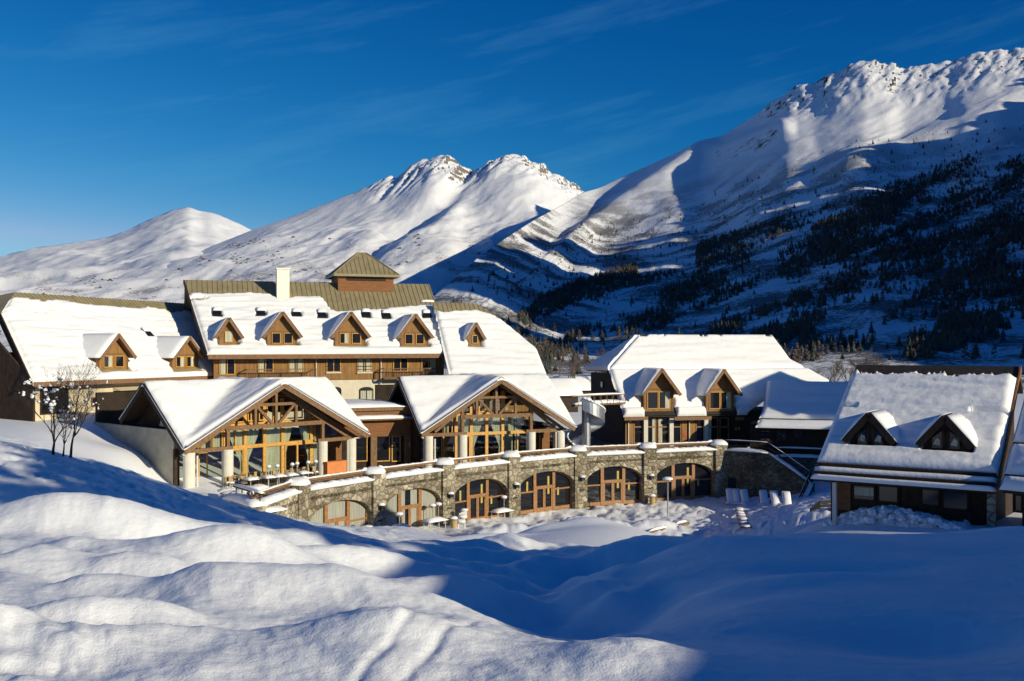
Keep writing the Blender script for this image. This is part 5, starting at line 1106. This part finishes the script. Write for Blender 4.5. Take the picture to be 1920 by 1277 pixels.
# ---------------------------------------------------------------- small things outdoors
def gpt(px, py, z):                                   # where the line of sight meets the level z
    d = z*F/(HY-py); return at(px, py, d)
def copy_tree(o, loc, rz=0.0, parent=None):
    c = o.copy(); C.objects.link(c)
    if parent: c.parent = parent
    else: c.location = loc; c.rotation_euler = (0, 0, rz)
    for ch in o.children: copy_tree(ch, None, 0, c)
    return c
def proto(name, label, cat, group=None): return thing(name, (0, 0, 0), label, cat, group)
def make_chair():
    t = proto('chair', 'x', 'chair', 'chairs on the terrace')
    MB().box((-.22, -.22, .42), (.44, 0, 0), (0, .44, 0), (0, 0, .05)).build('seat', M['rattan'], t, bevel=.01)
    MB().box((-.22, .19, .50), (.44, 0, 0), (0, .04, 0), (0, .06, .42)).build('backrest', M['rattan'], t, bevel=.01)
    for x in (-1, 1):
        for y in (-1, 1):
            MB().tube([(x*.2, y*.2, 0), (x*.19, y*.18, .42 if y < 0 else .88)], .02, 6).build('leg', M['black'], t)
    mb = MB(); mb.blob((0, 0, .50), (.21, .2, .09), 3, 10, 6, flat=.2); mb.build('snow', M['roof_snow'], t, smooth=True)
    return t
def make_table(white=True, post=False):
    t = proto('table', 'x', 'table', 'tables on the terrace')
    MB().box((-.45, -.45, .70), (.9, 0, 0), (0, .9, 0), (0, 0, .04)).build('tabletop', M['white'], t, bevel=.01)
    MB().tube([(0, 0, .04), (0, 0, .70)], .04, 8).build('leg', M['steel'], t)
    MB().box((-.28, -.28, 0), (.56, 0, 0), (0, .56, 0), (0, 0, .04)).build('base', M['steel'], t)
    mb = MB(); slab_snow(mb, (-.47, -.47, .74), (.94, 0, 0), (0, .94, 0), (0, 0, .17), 4); mb.build('snow', M['roof_snow'], t, smooth=True)
    return t
ch0 = make_chair(); tb0 = make_table()
_r = random.Random(19); row = lambda x: 913-(x-430)*.118
chairs = [(x, row(x)+_r.uniform(-1, 7)) for x in (428, 434, 439, 445, 451, 457, 462, 468, 474, 481)]+[(x, row(x)+_r.uniform(0, 7)) for x in (490, 498, 507, 517, 526, 538, 548, 559, 571, 583, 592)]+[(676, 862), (690, 860), (868, 846), (880, 842), (925, 836), (940, 834), (1020, 826), (1232, 822), (1252, 822)]
tables = [(503, row(503)+9), (523, row(523)+9), (545, row(545)+9), (568, row(568)+8), (470, row(470)+9), (813, 853), (850, 846), (905, 838), (1242, 824)]
CL = ['straw-seated chair in the crowd of chairs at the near left end of the terrace', 'straw-seated chair among the tables before the nearer pavilion', 'straw-seated chair beside the flat-roofed building between the pavilions', 'straw-seated chair before the farther pavilion', 'straw-seated chair on the terrace before the bar building']
rnd = random.Random(9)
for i, (x, y) in enumerate(chairs):
    p = gpt(x, y, ZF-.02); o = ch0 if i == 0 else copy_tree(ch0, p); o.location = p; o.rotation_euler.z = rnd.uniform(-.9, .9)+.6
    o['label'] = CL[0 if i < 10 else 1 if i < 21 else 2 if i < 23 else 3 if i < 28 else 4]
TL = ['snow-topped table before the nearer pavilion on the terrace', 'snow-topped table before the farther pavilion on the terrace', 'snow-topped table on the terrace before the bar building']
for i, (x, y) in enumerate(tables):
    p = gpt(x, y, ZF-.02); o = tb0 if i == 0 else copy_tree(tb0, p); o.location = p; o.rotation_euler.z = .85
    o['label'] = TL[0 if i < 5 else 1 if i < 8 else 2]
t = thing('snow_drift', gpt(440, 925, ZF), 'pillow of snow on the corner of the terrace left of the handrail', 'snow drift'); mb = MB(); rnd = random.Random(3)
for x, y in ((428, 922), (438, 925), (450, 924), (444, 930), (462, 921), (434, 916), (474, 919), (486, 916)): mb.blob(gpt(x, y, ZF-.05), (rnd.uniform(.6, 1.0), rnd.uniform(.5, .9), rnd.uniform(.2, .4)), int(x), 12, 7, flat=.1)
mb.build('snow_pile', M['roof_snow'], t, smooth=True)
# white posts between the tables, and snow-capped lamps standing in the snow
def make_post(h, cap, r=.03):
    t = proto('standing_lamp', 'x', 'lamp'); MB().tube([(0, 0, -.3), (0, 0, h)], r, 8).build('pole', M['steel'], t)
    MB().tube([(0, 0, h-.04), (0, 0, h+.05)], cap, 14).build('shade', M['steel'], t)
    mb = MB(); mb.blob((0, 0, h+.06), (cap*1.05, cap*1.05, .17), 5, 12, 6, flat=.1, jit=.04); mb.build('snow_cap', M['roof_snow'], t, smooth=True); return t
ps = make_post(1.35, .16); PL = [(504, row(504)+7), (520, row(520)+7), (548, row(548)+7), (557, row(557)+6), (578, row(578)+6), (592, row(592)+6), (717, 864)]
for i, (x, y) in enumerate(PL):
    p = gpt(x, y, ZF); o = ps if i == 0 else copy_tree(ps, p); o.location = p; o['group'] = 'standing lamps on the terrace'
    o['label'] = 'thin snow-capped standing lamp among the terrace tables before the nearer pavilion' if i < 6 else 'thin snow-capped standing lamp on the terrace between the two pavilions'
def on_ground(px, py, z0=ZB+.25):
    p = gpt(px, py, z0)
    for k in range(6):
        z = gz(p.x, p.y); p = gpt(px, py, z)
    return p
ps2 = make_post(1.75, .27, .035)
for i, (x, y, l) in enumerate(((749, 1012, 'snow-capped lamp on a thin pole before the second arch from the left'), (811, 991, 'left of two close snow-capped lamps by the second arch from the left'), (822, 988, 'right of two close snow-capped lamps by the second arch from the left'), (945, 972, 'snow-capped lamp on a thin pole before the third arch from the left'))):
    p = on_ground(x, y); o = ps2 if i == 0 else copy_tree(ps2, p); o.location = p; o['label'] = l; o['group'] = 'snow-capped lamps before the arches'
def make_garden_table(L_):
    t = proto('garden_table', 'x', 'table'); MB().box((-L_/2, -.4, .70), (L_, 0, 0), (0, .8, 0), (0, 0, .05)).build('tabletop', M['dwood'], t)
    for x in (-1, 1):
        for y in (-1, 1): MB().tube([(x*(L_/2-.12), y*.3, -.4), (x*(L_/2-.12), y*.3, .70)], .03, 6).build('leg', M['steel'], t)
    mb = MB(); slab_snow(mb, (-L_/2-.05, -.45, .745), (L_+.1, 0, 0), (0, .9, 0), (0, 0, .26), 4); mb.build('snow', M['roof_snow'], t, smooth=True); return t
gt = make_garden_table(1.5)
for i, (x, y, s_, l) in enumerate(((686, 1013, 1, 'leftmost garden table heaped with snow, by the first arch'), (750, 1008, .9, 'square garden table heaped with snow before the second arch from the left'), (815, 994, 1.25, 'long garden table heaped with snow beside two capped lamps'), (940, 975, 1.25, 'garden table heaped with snow before the third arch from the left'))):
    p = on_ground(x, y); o = gt if i == 0 else copy_tree(gt, p); o.location = p; o.rotation_euler.z = .8; o.scale = (s_, s_, 1); o['label'] = l; o['group'] = 'snow-heaped garden tables'
# stacked garden chairs under snow
p = on_ground(868, 990); t = thing('stacked_chairs', p, 'stack of white garden chairs under snow beside the third arch from the left', 'chairs')
for k in range(3):
    b = p+Vector((.12*k-.2, .18*k, .16*k)); mb = MB(); mb.box(b+Vector((-.25, -.25, .4)), (.5, 0, 0), (0, .5, 0), (0, 0, .04)); mb.box(b+Vector((-.25, .22, .44)), (.5, 0, 0), (0, .04, 0), (0, .1, .5)); mb.build('chair_shell', M['white'], t)
for x in (-.25, .25):
    for y in (-.2, .25): MB().tube([p+Vector((x-.1, y, -.2)), p+Vector((x-.1, y, .45))], .025, 6).build('leg', M['white'], t)
mb = MB(); mb.blob(p+Vector((0, .05, .9)), (.34, .32, .16), 3, flat=.3); mb.blob(p+Vector((.1, .5, 1.35)), (.3, .2, .14), 4, flat=.3); mb.blob(p+Vector((-.1, -.3, .55)), (.34, .25, .15), 5, flat=.3); mb.build('snow', M['roof_snow'], t, smooth=True)
p0 = on_ground(899, 978); 
for i, (x, y, l) in enumerate(((851, 989, 'snow-topped litter bin at the foot of the pillar by the stacked chairs'), (1223, 944, 'snow-topped yellowish litter bin at the foot of the second pillar from the right'))):
    if i == 0:
        p = on_ground(x, y); bn = thing('litter_bin', p, l, 'bin', 'litter bins by the pillars'); MB().tube([p-ZV*.2, p+ZV*.62], [.24, .27], 16).build('body', M['rattan'], bn)
        MB().tube([p+ZV*.62, p+ZV*.68], [.29, .29], 16).build('lid', M['dwood'], bn)
        mb = MB(); mb.blob(p+ZV*.70, (.31, .31, .2), 6, flat=.1, jit=.05); mb.build('snow_cap', M['roof_snow'], bn, smooth=True)
    else: o = copy_tree(bn, on_ground(x, y)); o['label'] = l
# loungers standing against the stair wall
def make_lounger():
    t = proto('deck_chair', 'x', 'deck chair', 'deck chairs under snow by the stair wall')
    mb = MB(); mb.beam((-.33, -.6, .12), (-.33, .75, 1.15), .05, .06); mb.beam((.33, -.6, .12), (.33, .75, 1.15), .05, .06); mb.beam((-.33, .6, 0), (-.33, -.1, .6), .05, .05); mb.beam((.33, .6, 0), (.33, -.1, .6), .05, .05)
    mb.build('frame', M['dwood'], t)
    MB().box((-.31, -.6, .15), (.62, 0, 0), (0, 1.3, 1.0), (0, -.02, .03)).build('sling', M['white'], t)
    mb = MB(); slab_snow(mb, (-.36, -.75, .02), (.72, 0, 0), (0, 1.5, 1.12), (0, -.14, .2), 7); mb.blob((0, -.75, .05), (.5, .5, .16), 2, flat=.3); mb.build('snow', M['roof_snow'], t, smooth=True); return t
lg0 = make_lounger()
for i, (x, y, l) in enumerate(((1369, 940, 'leftmost snow-laden deck chair, against the last pillar'), (1382, 941, 'second snow-laden deck chair from the left, in the close group of three'), (1396, 942, 'third snow-laden deck chair from the left, beside the dark gap'), (1432, 944, 'snow-laden deck chair just right of the dark gap'), (1453, 946, 'snow-laden deck chair second right of the dark gap'), (1475, 948, 'rightmost snow-laden deck chair, nearest the foot of the stair'))):
    p = on_ground(x, y); o = lg0 if i == 0 else copy_tree(lg0, p); o.location = p-ZV*.05; o.rotation_euler.z = -.1+.08*math.sin(i*3.3); o['label'] = l
# tall lamp post, timber rails, ladder
p = on_ground(1252, 966); h = 66/F*p.y; t = thing('lamp_post', p, 'slim grey lamp post with snow on its flat head, standing in the trodden snow', 'lamp post')
MB().tube([p-ZV*.3, p+ZV*h*.6, p+ZV*h], [.07, .06, .045], 10).build('pole', M['steel'], t); MB().tube([p+ZV*(h-.05), p+ZV*(h+.06)], .42, 18).build('lamp_head', M['steel'], t)
mb = MB(); mb.blob(p+ZV*(h+.08), (.46, .46, .2), 3, flat=.1, jit=.04); mb.build('snow_cap', M['roof_snow'], t, smooth=True)
t = thing('timber_fence', on_ground(1545, 958, -9.5), 'short sunlit timber fence with snow on its rail, left of the near hut', 'fence')
a_, b_, c_ = on_ground(1520, 963, -9.5), on_ground(1537, 960, -9.3), on_ground(1560, 959, -9); mb = MB()
for p, q in ((a_, b_), (b_, c_)): 
    for z in (.15, .4, .65): mb.beam(p+ZV*(z if p is not a_ else z*.4), q+ZV*z, .05, .2)
mb.build('rail', M['rattan'], t)
for p in (a_, b_, c_): MB().beam(p-ZV*.4, p+ZV*(0.8 if p is not a_ else .4), .1, .1).build('post', M['timber'], t)
mb = MB(); slab_snow(mb, b_+ZV*.76-Vector((0, .1, 0)), c_-b_, Vector((0, .2, 0)), ZV*.1, 2); mb.build('rail_snow', M['roof_snow'], t, smooth=True)
a_, b_ = on_ground(1207, 1004, -11), on_ground(1292, 984, -12); t = thing('timber_barrier', a_, 'long weathered timber rail half sunk in snow behind the shaded bank', 'barrier')
MB().beam(a_+ZV*.06, b_+ZV*.12, .14, .18).build('rail', M['timber'], t)
mb = MB(); slab_snow(mb, a_+ZV*.2+(b_-a_)*.1, (b_-a_)*.5, Vector((0, .2, 0)), ZV*.15, 3); slab_snow(mb, a_+ZV*.3+(b_-a_)*.7, (b_-a_)*.25, Vector((0, .2, 0)), ZV*.16, 3); mb.build('rail_snow', M['roof_snow'], t, smooth=True)
t = thing('ladder', on_ground(1393, 975), 'snow-crusted wooden ladder lying across the snow mounds', 'ladder'); A_, B_ = on_ground(1386, 960, -13.5), on_ground(1400, 1000, -12)
n = 14; L1 = [A_.lerp(B_, k/n) for k in range(n+1)]; L1 = [Vector((p.x, p.y, gz(p.x, p.y)+.24)) for p in L1]
for sx in (-.32, .32):
    mb = MB()
    for k in range(n): mb.beam(L1[k]+Vector((sx, 0, 0)), L1[k+1]+Vector((sx, 0, 0)), .08, .1)
    mb.build('side_rail', M['timber'], t)
for k in range(n+1):
    r_ = MB().beam(L1[k]-Vector((.32, 0, 0)), L1[k]+Vector((.32, 0, 0)), .1, .08).build('rung', M['timber'], t)
    MB().blob(L1[k]+ZV*.07, (.36, .34, .10), k, 10, 6, flat=.2).build('rung_snow', M['roof_snow'], r_, smooth=True)
# orange counter and planters on the terrace
p = gpt(634, 890, ZF); t = thing('orange_counter', p, 'orange panelled counter on the terrace by the right columns of the nearer pavilion', 'counter')
MB().box(p-U1*1.1, U1*2.0, V1*.5, ZV*1.05).build('panel', M['terracotta'], t, bevel=.01); MB().box(p-U1*1.15-V1*.05+ZV*1.05, U1*2.1, V1*.6, ZV*.06).build('worktop', M['terracotta'], t)
rnd = random.Random(12)
for i, (x, y, l) in enumerate(((598, 888, 'snowy planter of dry twigs left of the orange counter'), (668, 876, 'snowy planter of dry twigs right of the orange counter'), (700, 872, 'long snow-covered planter between the pavilions'))):
    p = gpt(x, y, ZF); t = thing('planter', p, l, 'planter', 'planters on the terrace'); MB().box(p+Vector((-.8, -.3, 0)), (1.6, .3, 0), (-.1, .5, 0), (0, 0, .45)).build('box', M['dwood'], t)
    mb = MB()
    for k in range(70): q = p+Vector((rnd.uniform(-.75, .75), rnd.uniform(-.2, .3), .42)); mb.beam(q, q+Vector((rnd.uniform(-.2, .2), rnd.uniform(-.2, .2), rnd.uniform(.2, .5))), .02, .02)
    mb.build('twigs', M['bark'], t); mb = MB()
    for k in range(7): mb.blob(p+Vector((rnd.uniform(-.7, .7), rnd.uniform(-.2, .2), rnd.uniform(.5, .75))), (.3, .22, .14), k, 9, 6)
    mb.build('snow', M['roof_snow'], t, smooth=True)
p = gpt(717, 868, ZF); t = thing('covered_bench', p, 'bench buried under thick snow, between the two pavilions', 'bench'); MB().box(p+Vector((-1.2, 0, 0)), (2.4, .2, 0), (0, .7, 0), (0, 0, .5)).build('seat', M['dwood'], t)
mb = MB(); slab_snow(mb, p+Vector((-1.3, -.1, .5)), Vector((2.6, .2, 0)), Vector((0, .9, 0)), ZV*.5, 6); mb.build('snow', M['roof_snow'], t, smooth=True)
# ploughed-up snow blocks before the hut
mb = MB(); rnd = random.Random(31)
for k in range(700):
    f_ = rnd.random(); x = 1572+240*f_; d = 52.0-4.8*f_+rnd.uniform(-1.5, .8); X = (x-960)/F*d
    r = .05+.20*rnd.random()**3; hz = .80*math.sin(min(1, f_**.7*1.03)*math.pi)*rnd.random()**.8
    mb.blob((X, d, gz(X, d)+hz), (r*rnd.uniform(.8, 1.6), r, r*rnd.uniform(.5, .9)), k, 6, 4, jit=.30)
for k in range(26):
    f_ = (k+.5)/26; x = 1572+240*f_; d = 51.7-4.8*f_; X = (x-960)/F*d; mb.blob((X, d, gz(X, d)-.1), (.9, .8, .15+.72*math.sin(min(1, f_**.7*1.03)*math.pi)*rnd.uniform(.8, 1.1)), k, 12, 8, jit=.12)
tag(mb.build('snow_heap', M['snow'], None, smooth=False), 'heap of ploughed snow lumps before the near hut', kind='structure')

# ---------------------------------------------------------------- bare snow-hung tree on the crest, left
def bare_tree(mb, base, h, seed, lean=(0, 0), levels=5, r0=.07, tips=None, spread=.55):
    rnd = random.Random(seed)
    def grow(p, d, L, r, lv):
        pts = [p]; q = p; dd = d
        for k in range(4):
            dd = (dd+Vector((rnd.uniform(-.16, .16), rnd.uniform(-.16, .16), rnd.uniform(-.04, .14)))).normalized(); q = q+dd*L/4; pts.append(q)
        mb.tube(pts, [r*(1-.16*k) for k in range(5)], 6 if lv < 2 else 4, cap=False)
        if tips is not None and lv >= 2: tips.append((pts[2], lv)); tips.append((pts[4], lv))
        if lv >= levels: return
        for k in range(rnd.choice((2, 3, 3)) if lv < 3 else rnd.choice((2, 3))):
            i = rnd.choice((2, 3, 4, 4)) if lv else rnd.choice((2, 3, 4)); a = rnd.uniform(0, 6.28); s_ = spread*rnd.uniform(.7, 1.4)
            nd = (dd+Vector((math.cos(a)*s_, math.sin(a)*s_, rnd.uniform(-.05, .25)))).normalized(); grow(pts[i], nd, L*rnd.uniform(.58, .8), r*.52, lv+1)
        grow(q, dd, L*.75, r*.6, lv+1)
    grow(Vector(base), Vector((lean[0], lean[1], 1)).normalized(), h*.30, r0, 0)
pA, pB = at(100, 862, 34.6), at(132, 868, 34.8); pA.z = gz(pA.x, pA.y)-.1; pB.z = gz(pB.x, pB.y)-.1
tree = thing('bare_tree', (pA+pB)/2, 'small bare twiggy tree hung with clumps of snow, on the shaded crest at left', 'tree')
tips = []; mb = MB(); bare_tree(mb, pA, 3.3, 5, (-.12, .05), 6, .055, tips, .7); bare_tree(mb, pB, 3.7, 8, (.10, 0), 6, .055, tips, .85); bare_tree(mb, (pA+pB)/2, 2.4, 12, (.35, -.1), 4, .04, tips, .8)
mb.build('trunk', M['bark'], tree); rnd = random.Random(2); mb = MB()
for k, (p, lv) in enumerate(rnd.sample(tips, min(len(tips), 100))):
    big = p.x < pB.x-.12 and rnd.random() < .45; r = rnd.uniform(.03, .06) if big else rnd.choice((.014, .018, .022, .03, .036))
    for q in range(rnd.choice((3, 4, 5)) if big else 2):
        o = Vector((rnd.uniform(-1, 1)*r*1.3, rnd.uniform(-1, 1)*r, rnd.uniform(-1.2, 1.2)*r)); s_ = rnd.uniform(.55, 1.1)
        mb.blob(p+o, (r*s_*rnd.uniform(.9, 1.6), r*s_, r*s_*rnd.uniform(.7, 1.3)), k*7+q, 7, 5, jit=.28)
mb.build('snow_clumps', M['roof_snow'], tree, smooth=True)

# ---------------------------------------------------------------- trees
def spruce(seed, h, r, tiers=16, per=16):
    """drooping branch sprays round a trunk"""
    rnd = random.Random(seed); mb = MB(); tr_ = MB(); tr_.tube([(0, 0, 0), (0, 0, h*.5), (0, 0, h)], [h*.016, h*.010, .02], 7)
    for i in range(tiers):
        f_ = i/(tiers-1); z = h*(.10+.88*f_); R = r*(1-f_)**.85+.12
        n = max(5, int(per*(1-f_*.6)))
        for j in range(n):
            a = 6.283*(j+rnd.random())/n; L = R*rnd.uniform(.65, 1.1); w_ = L*rnd.uniform(.22, .36); zz = z+rnd.uniform(-.3, .3)*h/tiers; dr = L*rnd.uniform(.20, .45)
            d = Vector((math.cos(a), math.sin(a), 0)); s_ = Vector((-d.y, d.x, 0))
            p0 = Vector((0, 0, zz)); p1 = d*L*.55+Vector((0, 0, zz-dr*.4)); p2 = d*L+Vector((0, 0, zz-dr))
            mb.poly([p0, p1-s_*w_*.5-ZV*.05, p2, p1+s_*w_*.5-ZV*.05]); mb.poly([p0+ZV*.05, p1-s_*w_*.2-ZV*w_*.7, p2-ZV*w_*.3])
    return tr_, mb
# two tall trees on the bank beside the viewer (outside the picture): their broken shadow falls on the left slope
for k, (x, y, h_, sd) in enumerate(((27.5, 4.0, 18, 3), (28.5, 9.5, 16, 5), (27, -0.5, 19, 8), (33, 2.5, 20, 11))):
    t = thing('roadside_tree', (x, y, -2.0), ('tall bare tree on the snow bank beside the viewer', 'taller bare tree at the far end of the snow bank', 'bare tree at the near end of the snow bank', 'tallest bare tree set back on the snow bank')[k], 'tree', 'bare trees on the bank')
    mb = MB(); tp_ = []; bare_tree(mb, (x, y, -2.5), h_, sd, (0, 0), 4, .32, tp_, .6); mb.build('trunk', M['bark'], t)
    mb = MB(); rnd = random.Random(sd)
    for q, (p, lv) in enumerate(tp_):
        if rnd.random() < .55: r = rnd.uniform(.2, .6); mb.blob(p, (r, r, r*.7), q, 6, 4, jit=.3)
    mb.build('crown', M['larch'], t)
def tree_arrays(kind, seed):
    rnd = random.Random(seed); V = []; Fc = []
    def tri(a, b, c): k = len(V); V.extend([a, b, c]); Fc.append((k, k+1, k+2))
    if kind == 'spruce':
        for i in range(7):
            f_ = i/6; z = .12+.80*f_; R = .23*(1-f_)**.9+.02
            for j in range(7):
                a = 6.283*(j+rnd.random())/7; w_ = rnd.uniform(.35, .55); L = R*rnd.uniform(.7, 1.25); zt = z+.20*(1-.4*f_)
                tri((0, 0, min(1, zt)), (L*math.cos(a-w_), L*math.sin(a-w_), z-.05*rnd.random()), (L*math.cos(a+w_), L*math.sin(a+w_), z-.06*rnd.random()))
    else:
        tri((-.02, 0, 0), (.02, 0, 0), (0, 0, 1)); tri((0, -.02, 0), (0, .02, 0), (0, 0, 1))
        for j in range(46):
            z = rnd.uniform(.15, .95); a = rnd.uniform(0, 6.283); L = .24*(1.05-z)**.8*rnd.uniform(.5, 1.2)+.02; up = rnd.uniform(.0, .13); c_, s_ = math.cos(a), math.sin(a)
            tri((0, 0, z), (L*c_-.02*s_, L*s_+.02*c_, z+up), (L*c_*.8+.03*s_, L*s_*.8-.03*c_, z+up*.2-.03))
    return np.array(V), np.array(Fc)
KINDS = [tree_arrays('spruce', 1), tree_arrays('spruce', 2), tree_arrays('larch', 3), tree_arrays('larch', 4)]
rs = np.random.RandomState(5); cand = 330000
px_ = rs.uniform(840, 1990, cand); s_ = rs.uniform(.0, .80, cand)**1.3; P_ = on_C(px_, s_); Y_ = HY-P_[:, 2]/P_[:, 1]*F
q_ = Y_+.42*px_; line = 248+(1920-px_)*.31
dens = .5+1.15*fbm(q_/46, px_/260, 3, 101, .55)+.35*fbm(px_/60, Y_/40, 2, 103)+.16*np.clip((px_-1250)/650, -1.2, 1)
dens = dens*sstep(-6, 40, Y_-line)
dens = np.where((np.abs(px_-1250) < 55) & (np.abs(Y_-490+.15*(px_-1250)) < 22), 0, dens)
near_w = (P_[:, 1]/1500)**1.5
keep = (rs.rand(cand) < np.clip((dens-.39)*.68, 0.006*sstep(-60, 0, Y_-line+50), 1)*np.clip(near_w, .0, 1)) & (Y_ < 735) & (P_[:, 1] > 420)
P_ = P_[keep]; px_ = px_[keep]; hts = rs.uniform(3.5, 7, len(P_))+5*rs.rand(len(P_))**3*np.clip(.45+P_[:, 1]/2400, .55, 1); kd = np.where(rs.rand(len(P_)) < .40+.25*fbm(px_/120, P_[:, 1]/300, 2, 7), 2, 0)+rs.randint(0, 2, len(P_))
order = np.argsort(-(hts/P_[:, 1])*((px_ > 850) & (px_ < 1915))); ind = order[:280]; rest = order[280:]
protos = []
for k, (V, Fc) in enumerate(KINDS):
    me = bpy.data.meshes.new('mountain_tree'); me.from_pydata(V.tolist(), [], Fc.tolist()); me.materials.append(M['needle'] if k < 2 else M['larch']); protos.append(me)
for i in ind:
    k = kd[i]; o = bpy.data.objects.new('spruce_tree' if k < 2 else 'larch_tree', protos[k]); C.objects.link(o); o.location = P_[i]-np.array([0, 0, .4]); o.scale = (hts[i]*1.1, hts[i]*1.1, hts[i]); o.rotation_euler.z = rs.rand()*6
    tag(o, 'dark green spruce on the wooded mountainside behind the hotel' if k < 2 else 'brown leafless larch on the wooded mountainside behind the hotel', 'tree', 'spruces on the mountainside' if k < 2 else 'larches on the mountainside')
for kk, nm, mt in (((0, 1), 'spruce_forest', 'needle'), ((2, 3), 'larch_forest', 'larch')):
    VV = []; FF = []; k0 = 0
    for i in rest:
        if kd[i] not in kk: continue
        V, Fc = KINDS[kd[i]]; a = rs.rand()*6.28; c_, sn_ = math.cos(a), math.sin(a); h_ = hts[i]
        X = np.stack([(V[:, 0]*c_-V[:, 1]*sn_)*h_*1.15, (V[:, 0]*sn_+V[:, 1]*c_)*h_*1.15, V[:, 2]*h_-.4], -1)+P_[i]; VV.append(X); FF.append(Fc+k0); k0 += len(V)
    o = npmesh(nm, np.concatenate(VV), np.concatenate(FF), M[mt], smooth=False)
    tag(o, 'far-off dark spruce wood in bands across the mountainside' if mt == 'needle' else 'far-off brown larch wood scattered across the mountainside', 'wood', kind='stuff')
print('TREES', len(P_), len(rest))
# low scrub on the sunny flank of the middle mountain
cand = 40000; iB = rs.randint(40, VB.shape[1]-2, cand); jB = rs.randint(5, 215, cand); PB = VB[jB, iB]+np.stack([rs.uniform(-6, 6, cand), rs.uniform(-6, 6, cand), np.zeros(cand)], -1); YB = HY-PB[:, 2]/PB[:, 1]*F; XB = 960+PB[:, 0]/PB[:, 1]*F
dn = .25+.9*fbm(XB/55, YB/18, 3, 201, .6)+.5*fbm((YB+.30*XB)/30, XB/150, 2, 205); dn = dn*sstep(395, 470, YB+.0*XB)*(YB < 640); kp = rs.rand(cand) < np.clip((dn-.36)*.9, 0, .55); PB = PB[kp]
V0 = np.array([(1, 0, 0), (.2, .9, 0), (-.8, .5, 0), (-.7, -.6, 0), (.3, -.9, 0), (.1, 0, .8)]); F0 = np.array([(0, 1, 5), (1, 2, 5), (2, 3, 5), (3, 4, 5), (4, 0, 5)])
nsc = len(PB); sz = rs.uniform(1.2, 4.2, nsc); ang = rs.rand(nsc)*6.28; VX = np.stack([(V0[None, :, 0]*np.cos(ang)[:, None]-V0[None, :, 1]*np.sin(ang)[:, None])*1.5, V0[None, :, 0]*np.sin(ang)[:, None]+V0[None, :, 1]*np.cos(ang)[:, None], np.repeat(V0[None, :, 2]*1.0, nsc, 0)], -1)*sz[:, None, None]+PB[:, None, :]
FX = (F0[None]+np.arange(nsc)[:, None, None]*6).reshape(-1, 3)
tag(npmesh('scrub', VX.reshape(-1, 3), FX, mk('scrub_brown', (.13, .105, .08), .9, .4, .05), smooth=False), 'brown scrub dotting the sunny flank of the middle mountain', 'scrub', kind='stuff')
# leafless trees just beyond the roofs
mb = [MB(), MB()]; lab = {0: 'leafless brown tree in the gap behind the bar building', 1: 'leafless brown tree rising between the bar building and the near hut'}
tm = []
for sd in (3, 9, 14):
    b = MB(); bare_tree(b, (0, 0, 0), 1.0, sd, (0, 0), 4, .018, None, .45); me = bpy.data.meshes.new('leafless_tree'); me.from_pydata(b.v, [], b.f); me.materials.append(M['larch']); tm.append(me)
rnd = random.Random(77)
for k in range(26):
    g_ = 0 if k < 15 else 1; px = rnd.uniform(1020, 1200) if g_ == 0 else rnd.uniform(1530, 1650); d = rnd.uniform(160, 280); x = (px-960)/F*d
    zc_ = float(np.interp(d, VC[:300, int((px-760)/4), 1], VC[:300, int((px-760)/4), 2])); zb_ = max(gz(x, d), zc_)
    o = bpy.data.objects.new('leafless_tree', rnd.choice(tm)); C.objects.link(o); o.location = (x, d, zb_-.2); h_ = rnd.uniform(5, 9)*1.25; o.scale = (h_, h_, h_); o.rotation_euler.z = rnd.uniform(0, 6)
    tag(o, lab[g_], 'tree', 'leafless trees behind the bar building' if g_ == 0 else 'leafless trees between the bar building and the hut')
# two small chalets far down the valley, seen through the gap
for k, (px, y, d, w_, l) in enumerate(((1053, 722, 150, 5.5, 'small distant chalet with a snow roof, seen left of the spiral stair'), (1083, 716, 185, 6.5, 'distant chalet with a broad snow roof, seen just above the spiral stair'))):
    c = at(px, y, d); t = thing('distant_chalet', Vector((c.x, c.y, c.z-4)), l, 'chalet', 'distant chalets'); u = Vector((.9, .4, 0)).normalized(); v = Vector((-u.y, u.x, 0))
    o = c-u*w_/2; MB().box(o-ZV*5, u*w_, v*6, ZV*3.4).build('wall', M['dwood'], t)
    rb_ = [o-u*.6-v*.7-ZV*1.6, o+u*(w_+.6)-v*.7-ZV*1.6, o+u*(w_+.2)+v*3+ZV*.9, o-u*.2+v*3+ZV*.9, o+u*(w_+.6)+v*6.7-ZV*1.6, o-u*.6+v*6.7-ZV*1.6]
    MB().poly(rb_[:4]).poly([rb_[3], rb_[2], rb_[4], rb_[5]]).poly([rb_[0], rb_[3], rb_[5]]).poly([rb_[1], rb_[4], rb_[2]]).build('roof', M['darkroof'], t)
    mb_ = MB(); slab_snow(mb_, rb_[0]+ZV*.02, rb_[1]-rb_[0], rb_[3]-rb_[0], ZV*.5, 3); slab_snow(mb_, rb_[3]+ZV*.02, rb_[2]-rb_[3], rb_[5]-rb_[3], ZV*.5, 3); mb_.build('roof_snow', M['roof_snow'], t, smooth=True)
